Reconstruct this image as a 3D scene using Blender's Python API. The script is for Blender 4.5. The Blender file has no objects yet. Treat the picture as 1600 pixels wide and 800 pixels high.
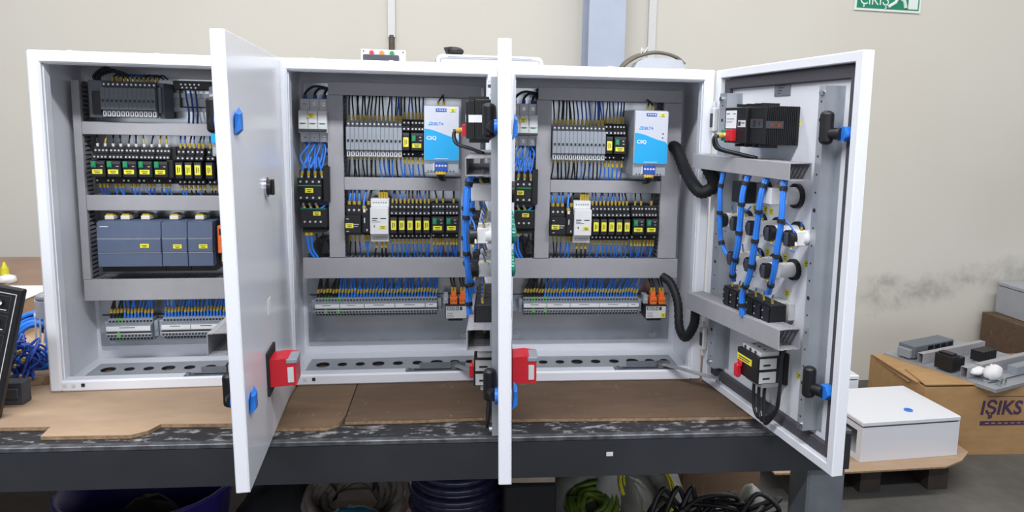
import bpy, math, random
from mathutils import Matrix, Vector
random.seed(7)
C = bpy.context.scene.collection
SC = bpy.context.scene

# ------------------------------------------------------------------ camera
def make_camera():
    cam = bpy.data.cameras.new('camera'); o = bpy.data.objects.new('camera', cam); C.objects.link(o)
    pitch, yaw, roll = .1292, .12898, .02058
    cy, sy, cp, sp = math.cos(yaw), math.sin(yaw), math.cos(pitch), math.sin(pitch)
    f = Vector((sy*cp, cy*cp, -sp)); r = Vector((cy, -sy, 0)); u = r.cross(f)
    c, s = math.cos(roll), math.sin(roll)
    r2 = c*r + s*u; u2 = -s*r + c*u
    m = Matrix((r2, u2, -f)).transposed().to_4x4(); m.translation = (.30804, -1.30073, .49103)
    o.matrix_world = m
    cam.sensor_width = 36; cam.lens = 1095.35/1600*36
    cam.shift_x = -44.9/1600; cam.shift_y = -61.67/1600
    cam.clip_start = .02; cam.clip_end = 60
    SC.camera = o
make_camera()

# ------------------------------------------------------------------ world, lights, exposure
w = bpy.data.worlds.new('world'); SC.world = w; w.use_nodes = True
w.node_tree.nodes['Background'].inputs[0].default_value = (.82, .85, 1, 1)
w.node_tree.nodes['Background'].inputs[1].default_value = .22
def area(name, loc, sx, sy, power, rot=(0, 0, 0), col=(1, .98, .96)):
    l = bpy.data.lights.new(name, 'AREA'); l.shape = 'RECTANGLE'; l.size = sx; l.size_y = sy; l.energy = power; l.color = col
    o = bpy.data.objects.new(name, l); C.objects.link(o); o.location = loc; o.rotation_euler = rot
    return o
area('ceiling_tube_light', (.0, -1.36, 1.78), 3.4, .16, 46, (math.radians(38), 0, 0), (.95, .97, 1))
area('ceiling_tube_light', (1.5, .55, 2.7), 8.0, .35, 66, (0, 0, 0), (1, .97, .91))
area('plate_reflection_light', (.6, -8.5, .75), 9, 2.4, 58, (math.radians(90), 0, 0), (.93, .97, 1))  # added unseen source behind the camera, brightens reflections in the metal plates
SC.view_settings.view_transform = 'Standard'; SC.view_settings.look = 'None'
SC.view_settings.exposure = .80; SC.view_settings.gamma = 1; SC.view_settings.use_curve_mapping = False

# ------------------------------------------------------------------ materials
def lin(h):
    h = h.lstrip('#'); v = [int(h[i:i+2], 16)/255 for i in (0, 2, 4)]
    return tuple((c/12.92 if c <= .04045 else ((c+.055)/1.055)**2.4) for c in v) + (1,)
MAT = {}
def mat(name, col, rough=.5, metal=0, var=.06, scale=30, bump=0, emit=0, alpha=1, trans=0, coat=0):
    m = bpy.data.materials.new(name); m.use_nodes = True; nt = m.node_tree; b = nt.nodes['Principled BSDF']
    c = lin(col)
    b.inputs['Roughness'].default_value = rough; b.inputs['Metallic'].default_value = metal
    if coat: b.inputs['Coat Weight'].default_value = coat
    if trans: b.inputs['Transmission Weight'].default_value = trans
    if var or bump:
        tc = nt.nodes.new('ShaderNodeTexCoord'); n = nt.nodes.new('ShaderNodeTexNoise')
        n.inputs['Scale'].default_value = scale; n.inputs['Detail'].default_value = 5
        nt.links.new(tc.outputs['Object'], n.inputs['Vector'])
        r = nt.nodes.new('ShaderNodeValToRGB')
        r.color_ramp.elements[0].position = .3; r.color_ramp.elements[1].position = .7
        r.color_ramp.elements[0].color = tuple(x*(1-var) for x in c[:3]) + (1,)
        r.color_ramp.elements[1].color = tuple(min(1, x*(1+var)) for x in c[:3]) + (1,)
        nt.links.new(n.outputs['Fac'], r.inputs['Fac']); nt.links.new(r.outputs['Color'], b.inputs['Base Color'])
        if bump:
            bp = nt.nodes.new('ShaderNodeBump'); bp.inputs['Strength'].default_value = bump; bp.inputs['Distance'].default_value = .002
            nt.links.new(n.outputs['Fac'], bp.inputs['Height']); nt.links.new(bp.outputs['Normal'], b.inputs['Normal'])
    else:
        b.inputs['Base Color'].default_value = c
    if emit:
        b.inputs['Emission Color'].default_value = c; b.inputs['Emission Strength'].default_value = emit
    MAT[name] = m
    return m
mat('paint', '#e4e6ec', .20, 0, .02, 400, .05)
mat('galv', '#b4b9bf', .40, .55, .08, 18)
mat('gland_grey', '#a9acb2', .45, .2, .05, 30)
mat('plate_metal', '#b9bdc2', .25, .92, .05, 14)
mat('galv_dark', '#868c94', .40, .6, .12, 25)
mat('duct', '#a09fa3', .5, 0, .03, 60)
mat('duct_side', '#8f8f95', .55, 0, .03, 60)
mat('duct_dark', '#3a3b40', .8, 0, 0)
mat('black', '#17171a', .42, 0, .15, 80)
mat('matte_black', '#1d1d21', .75, 0, .15, 60, .1)
mat('conduit_black', '#0e0e11', .6, 0, .1, 60)
mat('dark_grey', '#3d3f45', .5, 0, .08, 50)
mat('module_grey', '#8e949c', .5, 0, .05, 90)
mat('io_grey', '#6a7077', .5, 0, .05, 90)
mat('plc_blue', '#56627a', .45, 0, .05, 60)
mat('white', '#dcdcdc', .5, 0, .02, 80)
mat('offwhite', '#cfd0cf', .5, 0, .03, 80)
mat('tag', '#e8e043', .55, 0, .04, 200)
mat('ink', '#22222a', .6, 0, 0)
mat('green', '#1f8a5a', .4, 0, .05, 90)
mat('lamp_green', '#12806f', .25, 0, .05, 90, coat=.4)
mat('stripe_green', '#5cc040', .5, 0, .05, 90)
mat('blue_wire', '#2f7bdc', .42, 0, .12, 40)
mat('blue_dark', '#2a4fa8', .45, 0, .12, 40)
mat('black_wire', '#15161b', .45, 0, .1, 40)
mat('ferrule', '#b79c35', .5, 0, .15, 300)
mat('ferrule_white', '#d9d7cd', .5, 0, .05, 300)
mat('psu_face', '#c2c5cf', .4, 0, .02, 80)
mat('psu_blue', '#1f9fd8', .4, 0, .02, 80)
mat('red', '#c8202e', .38, 0, .05, 60)
mat('orange', '#e8702a', .45, 0, .06, 60)
mat('film_blue', '#2b7ad8', .35, 0, .08, 90)
mat('chrome', '#c8cacf', .22, .95, .05, 60)
mat('screw_steel', '#d2d3d4', .3, .5, .05, 200)
mat('gasket', '#4a484e', .8, 0, .1, 200, .1)
mat('nameplate', '#8d9096', .4, .6, .04, 90)
mat('sticker_white', '#e4e6ea', .5, 0, .01, 90)
mat('copper', '#9a5a3a', .4, .7, .1, 60)
mat('clear_plastic', '#c8ccd4', .25, 0, .05, 60, trans=.5)

def nodes(m):
    nt = m.node_tree
    return nt, nt.nodes['Principled BSDF'], nt.nodes.new('ShaderNodeTexCoord')
def ramp(nt, fac, stops):
    r = nt.nodes.new('ShaderNodeValToRGB'); e = r.color_ramp.elements
    while len(e) < len(stops): e.new(.5)
    for k, (p, c) in enumerate(stops):
        e[k].position = p; e[k].color = lin(c) if isinstance(c, str) else (c, c, c, 1)
    nt.links.new(fac, r.inputs['Fac']); return r.outputs['Color']
def noise(nt, vec, scale, detail=5, rough=.5, out='Fac'):
    n = nt.nodes.new('ShaderNodeTexNoise'); n.inputs['Scale'].default_value = scale
    n.inputs['Detail'].default_value = detail; n.inputs['Roughness'].default_value = rough
    nt.links.new(vec, n.inputs['Vector']); return n.outputs[out]
def mix(nt, fac, a, b):
    x = nt.nodes.new('ShaderNodeMix'); x.data_type = 'RGBA'
    (nt.links.new(fac, x.inputs[0]) if not isinstance(fac, (int, float)) else setattr(x.inputs[0], 'default_value', fac))
    for s, v in ((6, a), (7, b)):
        if isinstance(v, str): x.inputs[s].default_value = lin(v)
        else: nt.links.new(v, x.inputs[s])
    return x.outputs[2]
def mth(nt, op, a, b=None, c=None):
    x = nt.nodes.new('ShaderNodeMath'); x.operation = op
    for i, v in enumerate((a, b, c)):
        if v is None: continue
        if isinstance(v, (int, float)): x.inputs[i].default_value = v
        else: nt.links.new(v, x.inputs[i])
    return x.outputs[0]
def stretch(nt, vec, s):
    mp = nt.nodes.new('ShaderNodeMapping'); mp.inputs['Scale'].default_value = s
    nt.links.new(vec, mp.inputs['Vector']); return mp.outputs['Vector']
def bump(nt, b, h, s=.2, d=.003):
    bp = nt.nodes.new('ShaderNodeBump'); bp.inputs['Strength'].default_value = s; bp.inputs['Distance'].default_value = d
    nt.links.new(h, bp.inputs['Height']); nt.links.new(bp.outputs['Normal'], b.inputs['Normal'])

def make_wall_mat():
    m = mat('wall_plaster', '#cfc8b6', .85, 0, 0); nt, b, tc = nodes(m); P = tc.outputs['Object']
    base = ramp(nt, noise(nt, P, 1.1, 4), [(.3, '#d6d2c7'), (.7, '#dcd9cf')])
    sp = nt.nodes.new('ShaderNodeSeparateXYZ'); nt.links.new(P, sp.inputs[0]); x, z = sp.outputs['X'], sp.outputs['Z']
    # damp crack on the right: an irregular band rising to the right
    nz = noise(nt, P, 3.2, 8, .65)
    line = mth(nt, 'ADD', mth(nt, 'MULTIPLY_ADD', x, .22, -1.02), mth(nt, 'MULTIPLY_ADD', nz, .5, -.27))
    line = mth(nt, 'MINIMUM', line, mth(nt, 'MULTIPLY_ADD', nz, .16, -.37))
    d = mth(nt, 'ABSOLUTE', mth(nt, 'SUBTRACT', z, line))
    band = ramp(nt, d, [(0, 1.0), (.10, 0.0)])
    gate = ramp(nt, mth(nt, 'MULTIPLY_ADD', x, .5, -1.18), [(0, 0.0), (.05, 1.0)])
    blot = ramp(nt, noise(nt, P, 9, 6, .7), [(.42, 0.0), (.62, 1.0)])
    k = mth(nt, 'MULTIPLY', mth(nt, 'MULTIPLY', band, gate), mth(nt, 'MULTIPLY_ADD', blot, .6, .25))
    col = mix(nt, mth(nt, 'MULTIPLY', k, .75), base, '#98948c')
    nt.links.new(col, b.inputs['Base Color'])
    bump(nt, b, noise(nt, P, 40, 6, .6), .12, .004)
make_wall_mat()
def make_floor_mat():
    m = mat('concrete', '#4e4d4c', .7, 0, 0); nt, b, tc = nodes(m); P = tc.outputs['Object']
    col = ramp(nt, noise(nt, P, 3.5, 8, .65), [(.3, '#454340'), (.55, '#5a5854'), (.8, '#6a6863')])
    nt.links.new(col, b.inputs['Base Color']); bump(nt, b, noise(nt, P, 30, 5), .1)
make_floor_mat()
def cardboard(name, a, bcol):
    m = mat(name, a, .85, 0, 0); nt, b, tc = nodes(m); P = tc.outputs['Object']
    n1 = noise(nt, stretch(nt, P, (3, 9, 9)), 3, 7, .65); col = ramp(nt, n1, [(.3, a), (.7, bcol)])
    n2 = ramp(nt, noise(nt, stretch(nt, P, (5, 2, 1)), 14, 4, .7), [(.62, 0.0), (.75, .35)])
    nt.links.new(mix(nt, n2, col, '#b59a80'), b.inputs['Base Color'])
    bump(nt, b, noise(nt, P, 60, 4), .08)
cardboard('card_brown', '#67513f', '#776049')
cardboard('card_tan', '#a58a70', '#b39a80')
cardboard('card_box', '#a98457', '#b89466')
cardboard('card_dark', '#594636', '#685341')
mat('card_edge', '#94795d', .9, 0, .35, 120)
def make_steel():
    m = mat('bench_steel', '#2b2c30', .45, .3, 0); nt, b, tc = nodes(m); P = tc.outputs['Object']
    base = ramp(nt, noise(nt, P, 8, 6, .6), [(.3, '#2a2b2f'), (.7, '#3a3b3f')])
    sc = ramp(nt, noise(nt, stretch(nt, P, (1, 2.5, 2.5)), 26, 8, .7), [(.53, 0.0), (.60, 1.0)])
    sp = nt.nodes.new('ShaderNodeSeparateXYZ'); nt.links.new(P, sp.inputs[0])
    # wear gathers on the outer rim of the top, where things are dragged over it
    rim = ramp(nt, mth(nt, 'ABSOLUTE', mth(nt, 'ADD', sp.outputs['Y'], .0)), [(.045, 1.0), (.06, .05)])
    nt.links.new(mix(nt, mth(nt, 'MULTIPLY', mth(nt, 'MULTIPLY', sc, rim), .75), base, '#b9b8b8'), b.inputs['Base Color'])
make_steel()
def make_beam():
    m = mat('beam_paint', '#3a3d42', .5, .1, 0); nt, b, tc = nodes(m); P = tc.outputs['Object']
    base = ramp(nt, noise(nt, P, 5, 6, .6), [(.3, '#26282c'), (.7, '#313338')])
    sc = ramp(nt, noise(nt, stretch(nt, P, (1, 1, .6)), 38, 6, .7), [(.71, 0.0), (.76, 1.0)])
    nt.links.new(mix(nt, mth(nt, 'MULTIPLY', sc, .5), base, '#a5a6a8'), b.inputs['Base Color'])
make_beam()
mat('beam_edge', '#5a5c60', .4, .4, .5, 55)
mat('column_paint', '#b3bdd0', .45, 0, .06, 5)
mat('exit_green', '#0f8a64', .5, 0, .03, 20)
mat('exit_white', '#e9f3ee', .4, 0, .01, 20)
mat('plastic_bag', '#a5a69f', .35, 0, .15, 25, .6)
mat('bag_grey', '#6d6e66', .5, 0, .25, 18, .6)
mat('purple', '#3c2f8c', .4, 0, .2, 10)
mat('navy_wire', '#2b2b45', .18, 0, .3, 60)
mat('coil_beige', '#8b8177', .6, 0, .2, 60)
mat('cable_grey', '#5d564c', .6, 0, .2, 60)
mat('yellow_wire', '#d8cf2a', .5, 0, .1, 60)
mat('yellowgreen', '#4f641c', .5, 0, .35, 40)
mat('teal_plastic', '#2a7896', .4, 0, .15, 25)
mat('rail_red', '#6b2a26', .5, 0, .15, 20)
mat('bench_wood', '#8e7463', .6, 0, .12, 6)
mat('pallet_dark', '#39302a', .8, 0, .2, 20)
mat('print_purple', '#4d3552', .7, 0, .1, 60)
mat('tissue', '#e6e6e8', .8, 0, .03, 40, .4)
mat('grey_box', '#a6a9af', .5, 0, .03, 20)
mat('indicator_red', '#c0323e', .3, 0, .05, 50)
mat('indicator_amber', '#d9863a', .3, 0, .05, 50)
mat('indicator_green', '#2d8a4a', .3, 0, .05, 50)
mat('led_white', '#f0e9e0', .3, 0, 0)
mat('wood_strip', '#a89c8a', .7, 0, .15, 30)

# ------------------------------------------------------------------ mesh builder
class MB:
    def __init__(s): s.v = []; s.f = []; s.i = []; s.sm = []
    def add(s, vs, fs, mi=0, smooth=False):
        o = len(s.v); s.v += [tuple(v) for v in vs]
        for f in fs: s.f.append([o+k for k in f]); s.i.append(mi); s.sm.append(smooth)
        return s
    def box(s, x0, x1, y0, y1, z0, z1, mi=0, b=0):
        if x0 > x1: x0, x1 = x1, x0
        if y0 > y1: y0, y1 = y1, y0
        if z0 > z1: z0, z1 = z1, z0
        if not b:
            vs = [(x, y, z) for x in (x0, x1) for y in (y0, y1) for z in (z0, z1)]
            return s.add(vs, [(0,1,3,2),(4,6,7,5),(0,4,5,1),(2,3,7,6),(0,2,6,4),(1,5,7,3)], mi)
        b = min(b, (x1-x0)*.49, (y1-y0)*.49, (z1-z0)*.49)
        vs = []; ix = {}
        for a, X in enumerate((x0, x1)):
            for c, Y in enumerate((y0, y1)):
                for d, Z in enumerate((z0, z1)):
                    sx, sy, sz = (1, -1)[a], (1, -1)[c], (1, -1)[d]
                    for k, p in enumerate(((X, Y+b*sy, Z+b*sz), (X+b*sx, Y, Z+b*sz), (X+b*sx, Y+b*sy, Z))):
                        ix[a, c, d, k] = len(vs); vs.append(p)
        F = []
        for a in (0, 1):
            q = [ix[a,0,0,0], ix[a,0,1,0], ix[a,1,1,0], ix[a,1,0,0]]; F.append(q if a == 0 else q[::-1])
            q = [ix[0,a,0,1], ix[1,a,0,1], ix[1,a,1,1], ix[0,a,1,1]]; F.append(q if a == 0 else q[::-1])
            q = [ix[0,0,a,2], ix[0,1,a,2], ix[1,1,a,2], ix[1,0,a,2]]; F.append(q if a == 0 else q[::-1])
        for a in (0, 1):
            for c in (0, 1):
                F.append([ix[a,c,0,0], ix[a,c,1,0], ix[a,c,1,1], ix[a,c,0,1]])
                F.append([ix[a,0,c,0], ix[a,1,c,0], ix[a,1,c,2], ix[a,0,c,2]])
                F.append([ix[0,a,c,1], ix[1,a,c,1], ix[1,a,c,2], ix[0,a,c,2]])
                for d in (0, 1): F.append([ix[a,c,d,0], ix[a,c,d,1], ix[a,c,d,2]])
        ctr = Vector(((x0+x1)/2, (y0+y1)/2, (z0+z1)/2)); G = []
        for f in F:
            p = [Vector(vs[k]) for k in f]; n = (p[1]-p[0]).cross(p[2]-p[0])
            cc = sum(p, Vector())/len(p)
            G.append(f if n.dot(cc-ctr) > 0 else f[::-1])
        return s.add(vs, G, mi)
    def frame(s, p0, p1):
        d = (Vector(p1)-Vector(p0)).normalized(); a = Vector((0, 0, 1)) if abs(d.z) < .9 else Vector((1, 0, 0))
        x = d.cross(a).normalized(); return d, x, d.cross(x).normalized()
    def cyl(s, p0, p1, r0, r1=None, n=12, mi=0, caps=True, smooth=True):
        r1 = r0 if r1 is None else r1; p0 = Vector(p0); p1 = Vector(p1); d, x, y = s.frame(p0, p1)
        vs = []
        for p, r in ((p0, r0), (p1, r1)):
            for k in range(n):
                t = 2*math.pi*k/n; vs.append(p + x*(r*math.cos(t)) + y*(r*math.sin(t)))
        s.add(vs, [(k, (k+1) % n, n+(k+1) % n, n+k) for k in range(n)], mi, smooth)
        if caps:
            s.add(vs[:n], [tuple(range(n))[::-1]], mi); s.add(vs[n:], [tuple(range(n))], mi)
        return s
    def ring(s, c, ax, ri, ro, h, n=16, mi=0):
        c = Vector(c); d = Vector(ax).normalized(); _, x, y = s.frame((0, 0, 0), d); vs = []
        for (r, t) in ((ri, 0), (ro, 0), (ro, h), (ri, h)):
            for k in range(n):
                a = 2*math.pi*k/n; vs.append(c + d*t + x*(r*math.cos(a)) + y*(r*math.sin(a)))
        F = []
        for j in range(4):
            for k in range(n): F.append((j*n+k, j*n+(k+1) % n, ((j+1) % 4)*n+(k+1) % n, ((j+1) % 4)*n+k))
        return s.add(vs, F, mi, False)
    def tube(s, pts, r, n=6, mi=0, closed=False, caps=True):
        pts = [Vector(p) for p in pts]; N = len(pts); vs = []; up = None
        for i, p in enumerate(pts):
            if closed: t = pts[(i+1) % N]-pts[i-1]
            else: t = pts[min(i+1, N-1)]-pts[max(i-1, 0)]
            if t.length < 1e-9: t = Vector((0, 0, 1))
            t.normalize()
            if up is None: up = Vector((0, 0, 1)) if abs(t.z) < .9 else Vector((1, 0, 0))
            x = t.cross(up)
            if x.length < 1e-6: x = t.orthogonal()
            x.normalize(); y = x.cross(t).normalized(); up = y
            rr = r[i] if isinstance(r, (list, tuple)) else r
            for k in range(n):
                a = 2*math.pi*k/n; vs.append(p + x*(rr*math.cos(a)) + y*(rr*math.sin(a)))
        F = []
        for i in range(N if closed else N-1):
            j = (i+1) % N
            for k in range(n): F.append((i*n+k, i*n+(k+1) % n, j*n+(k+1) % n, j*n+k))
        s.add(vs, F, mi, True)
        if caps and not closed:
            s.add(vs[:n], [tuple(range(n))], mi); s.add(vs[-n:], [tuple(range(n))[::-1]], mi)
        return s
    def prism(s, poly, plane, a0, a1, mi=0):
        """poly: 2D points; plane 'xz' extrudes along y, 'xy' along z, 'yz' along x"""
        def P(q, a): return {'xz': (q[0], a, q[1]), 'xy': (q[0], q[1], a), 'yz': (a, q[0], q[1])}[plane]
        n = len(poly); vs = [P(q, a0) for q in poly] + [P(q, a1) for q in poly]
        return s.add(vs, [tuple(range(n)), tuple(range(n, 2*n))[::-1]] + [(k, n+k, n+(k+1) % n, (k+1) % n) for k in range(n)], mi)
    def ellipsoid(s, c, r, nu=14, nv=8, mi=0, jit=0):
        vs = [(c[0], c[1], c[2]-r[2])]; F = []
        for j in range(1, nv):
            t = -math.pi/2+math.pi*j/nv
            for k in range(nu):
                a = 2*math.pi*k/nu; q = 1+random.uniform(-jit, jit)
                vs.append((c[0]+q*r[0]*math.cos(t)*math.cos(a), c[1]+q*r[1]*math.cos(t)*math.sin(a), c[2]+q*r[2]*math.sin(t)))
        vs.append((c[0], c[1], c[2]+r[2])); L = len(vs)-1
        for k in range(nu):
            F.append((0, 1+(k+1) % nu, 1+k)); F.append((L, 1+(nv-2)*nu+k, 1+(nv-2)*nu+(k+1) % nu))
            for j in range(nv-2):
                a = 1+j*nu; F.append((a+k, a+(k+1) % nu, a+nu+(k+1) % nu, a+nu+k))
        return s.add(vs, F, mi, True)
    def torus(s, c, ax, R, r, n=28, m=10, mi=0, squash=1, jit=0):
        c = Vector(c); d = Vector(ax).normalized(); _, x, y = s.frame((0, 0, 0), d); vs = []
        for k in range(n):
            a = 2*math.pi*k/n; e = x*math.cos(a)+y*math.sin(a)
            for j in range(m):
                b = 2*math.pi*j/m; q = 1+random.uniform(-jit, jit)
                vs.append(c + e*(R+q*r*math.cos(b)) + d*(q*r*squash*math.sin(b)))
        F = [(k*m+j, ((k+1) % n)*m+j, ((k+1) % n)*m+(j+1) % m, k*m+(j+1) % m) for k in range(n) for j in range(m)]
        return s.add(vs, F, mi, True)
    def mesh(s, name, mats):
        me = bpy.data.meshes.new(name); me.from_pydata(s.v, [], s.f)
        for m in mats: me.materials.append(MAT[m])
        me.polygons.foreach_set('material_index', s.i); me.polygons.foreach_set('use_smooth', s.sm); me.update()
        return me
CACHE = {}
def part(name, mats, parent, fn, key=None, label=None, kind=None, loc=None):
    """one mesh object; fn(MB) draws it in the parent's space; KEY shares the mesh between alike pieces"""
    if isinstance(mats, str): mats = [mats]
    me = CACHE.get(key) if key else None
    if me is None:
        b = MB(); fn(b); me = b.mesh(name, mats)
        if key: CACHE[key] = me
    o = bpy.data.objects.new(name, me); C.objects.link(o); o.parent = parent
    if loc: o.location = loc
    if label: o['label'] = label
    if kind: o['kind'] = kind
    return o
def tag(o, label, cat, group=None, kind=None):
    o['label'] = label; o['category'] = cat
    if group: o['group'] = group
    if kind: o['kind'] = kind
    return o
def thing(name, label, cat, M=None, group=None):
    o = bpy.data.objects.new(name, None); C.objects.link(o); o.empty_display_size = .02
    if M is not None: o.matrix_world = M
    return tag(o, label, cat, group)
def single(name, mats, label, cat, fn, M=None, group=None):
    o = part(name, mats, None, fn)
    if M is not None: o.matrix_world = M
    return tag(o, label, cat, group)
def struct(name, mats, fn):
    o = part(name, mats, None, fn); o['kind'] = 'structure'; return o
def T(x, y, z): return Matrix.Translation((x, y, z))
def RZ(a): return Matrix.Rotation(a, 4, 'Z')
def RX(a): return Matrix.Rotation(a, 4, 'X')
def RY(a): return Matrix.Rotation(a, 4, 'Y')
def text(name, body, size, m, parent, M, depth=.0004, align='CENTER', label=None, shear=0, bold=0, sx=1):
    k = ('txt', body, size, m, depth, align, shear, bold, sx)
    me = CACHE.get(k)
    if me is None:
        cu = bpy.data.curves.new(name, 'FONT'); cu.body = body; cu.size = size; cu.extrude = depth; cu.align_x = align; cu.align_y = 'CENTER'
        cu.shear = shear; cu.offset = bold; cu.resolution_u = 3
        t = bpy.data.objects.new('t', cu); C.objects.link(t)
        me = bpy.data.meshes.new_from_object(t.evaluated_get(bpy.context.evaluated_depsgraph_get()))
        bpy.data.objects.remove(t); bpy.data.curves.remove(cu)
        me.name = name; me.materials.clear(); me.materials.append(MAT[m])
        if sx != 1: me.transform(Matrix.Diagonal((sx, 1, 1, 1)))
        CACHE[k] = me
    o = bpy.data.objects.new(name, me); C.objects.link(o); o.parent = parent; o.matrix_local = M @ RX(math.pi/2)
    if label: o['label'] = label
    return o
def arc(p0, p1, bend, n=6):
    p0, p1, bend = Vector(p0), Vector(p1), Vector(bend)
    return [p0.lerp(p1, k/n) + bend*(4*(k/n)*(1-k/n)) for k in range(n+1)]
def bez(P, n=10):
    """smooth curve through the points P (Catmull-Rom)"""
    P = [Vector(p) for p in P]; Q = [P[0]*2-P[1]] + P + [P[-1]*2-P[-2]]; out = []
    for i in range(1, len(Q)-2):
        a, b, c, d = Q[i-1], Q[i], Q[i+1], Q[i+2]
        for k in range(n):
            t = k/n; out.append(.5*((2*b)+(c-a)*t+(2*a-5*b+4*c-d)*t*t+(3*b-3*c+d-a)*t**3))
    return out + [P[-1]]
ORD = ['first', 'second', 'third', 'fourth', 'fifth', 'sixth', 'seventh', 'eighth', 'ninth', 'tenth', 'eleventh', 'twelfth', 'thirteenth']

# ------------------------------------------------------------------ the setting
FZ = -.92
WY = 2.3
struct('floor', 'concrete', lambda b: b.box(-12, 14, -14, WY+.1, FZ-.1, FZ))
struct('wall_back', 'wall_plaster', lambda b: b.box(-5, 7, WY, WY+.15, FZ-.1, 2.75))
def column(b):
    b.box(.967, 1.147, WY-.012, WY-.001, FZ, 2.7); b.box(1.05, 1.062, WY-.17, WY-.012, FZ, 2.7); b.box(.967, 1.147, WY-.182, WY-.17, FZ, 2.7)
struct('trim_1', 'column_paint', column)

ex = thing('exit_sign', 'green and white exit sign high on the wall, cut by the photo top', 'sign', T(2.62, WY, 1.21) @ RY(math.radians(.8)))
part('sign_panel', ['exit_white', 'exit_green'], ex, lambda b: (b.box(-.19, .19, -.008, -.001, -.078, .078, 0), b.box(-.178, .178, -.0095, -.0075, -.066, .066, 1)))
text('lettering', 'ÇIKIŞ', .085, 'exit_white', ex, T(-.165, -.0105, -.022), align='LEFT', label='white exit lettering', sx=.8)
def runner(b):
    for L in ([(.03, .05), (.055, -.0), (.04, -.03), (.0, -.055)], [(.055, 0), (.09, -.02), (.10, -.055)], [(.035, .045), (.10, .02)]):
        b.tube([(x, -.0098, z) for x, z in L], .010, 6)
    b.box(.115, .17, -.011, -.0094, -.06, .05)
part('pictogram', 'exit_white', ex, runner, label='white running figure and doorway pictogram')

for k, (x, z0, w_, lab) in enumerate(((.018, .905, .034, 'slim white cable trunking down the wall above the indicator plate'), (1.328, .80, .038, 'slim white cable trunking down the wall right of the steel column'))):
    t = thing('cable_trunking', lab, 'trunking', T(x, WY, z0))
    part('trunking_channel', 'white', t, lambda b: b.box(-w_/2, w_/2, -.016, -.001, 0, 1.9, 0, .001))
    part('trunking_cover', 'white', t, lambda b: b.box(-w_/2-.001, w_/2+.001, -.02, -.0165, 0, 1.9, 0, .001))
    if k == 0: part('cable', 'cable_grey', t, lambda b: b.tube([(0, -.012, .01), (.001, -.013, -.12), (-.002, -.012, -.5)], .014, 8), label='grey cables leaving the trunking end')

# ------------------------------------------------------------------ the workbench
TA = -math.radians(1.9)
BM = T(-.373, -.199, -.0068) @ RZ(TA)      # bench frame: x along the front edge, y into depth, z up; top at z=0
def bench_top(b): b.box(-1.2, 1.352, .0, .86, -.006, 0, 0)
bench = thing('workbench', 'dark steel workbench carrying the three open enclosures', 'workbench', BM)
part('bench_top', 'bench_steel', bench, bench_top)
part('front_beam', ['beam_paint', 'beam_edge'], bench, lambda b: (b.box(-1.2, 1.352, -.012, -.0065, -.068, -.0065, 0), b.box(-1.2, 1.352, -.0125, -.0002, -.0062, .0015, 1, .001), b.box(-1.2, 1.352, -.006, .05, -.068, -.0625, 0)))
part('sticker', 'offwhite', bench, lambda b: b.box(.935, .946, -.0124, -.0119, -.034, -.027), label='small white sticker on the beam')
part('back_beam', 'beam_paint', bench, lambda b: b.box(-1.2, 1.352, .85, .856, -.068, -.0065, 0))
for x in (-1.15, 1.286):
    for y in (-.006, .78): part('leg', 'galv_dark', bench, lambda b, x=x, y=y: b.box(x, x+.066, y+.002, y+.072, FZ+.012, -.069, 0, .004))
part('lower_shelf', 'pallet_dark', bench, lambda b: b.box(-1.14, 1.284, .05, .80, -.50, -.48, 0))

def card(label, pts, z, th, m):
    def fn(b):
        b.prism(pts, 'xy', z, z+th, 0); n = len(pts)
        for k in range(n):
            (x0, y0), (x1, y1) = pts[k], pts[(k+1) % n]
            if y0 < .1 and y1 < .1 and x1 > x0:
                b.add([(x0, y0-.0006, z+.0006), (x1, y1-.0006, z+.0006), (x1, y1-.0006, z+th-.0006), (x0, y0-.0006, z+th-.0006)], [(0, 1, 2, 3)], 1)
    return single('cardboard_sheet', [m, 'card_edge'], label, 'cardboard', fn, None, 'cardboard sheets on the bench')
CT = -.0067
card('pale tan cardboard sheet with a cut front edge under the left enclosure', [(-.95, -.12), (-.36, -.147), (-.322, -.149), (-.318, -.184), (-.185, -.19), (-.165, -.176), (-.155, -.152), (.022, -.162), (.024, .5), (-.95, .5)], CT, .0065, 'card_tan')
card('brown cardboard piece with rounded corner left of the middle enclosure', [(.0265, -.182), (.11, -.186), (.128, -.172), (.134, -.14), (.134, .45), (.0265, .45)], CT, .0065, 'card_brown')
card('long brown cardboard sheet under the middle and right enclosures', [(.136, -.165), (.25, -.168), (.37, -.166), (.375, -.176), (.48, -.18), (.62, -.189), (.72, -.194), (1.0, -.203), (1.0, .5), (.136, .5)], CT, .0065, 'card_dark')

# ------------------------------------------------------------------ the three enclosures
W, H, D, PL = .395, .6, .18, .1665
CABS = [(-.4004, -.0016, .0223, 1.6157, .018), (0, 0, 0, 1.5033, .0144), (.4031, -.0108, -.0306, 1.725, .004)]
SIDE = ['left', 'middle', 'right']
CM = [T(x, y, 0) @ RZ(t) for x, y, t, a, l in CABS]
def door_matrix(c):
    x, y, t, a, lean = CABS[c]
    return T(W, 0, 0) @ RZ(math.pi+a) @ T(0, 0, .38) @ RX(lean) @ T(0, 0, -.38)     # in the enclosure's space
DM = [CM[c] @ door_matrix(c) for c in range(3)]

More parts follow.
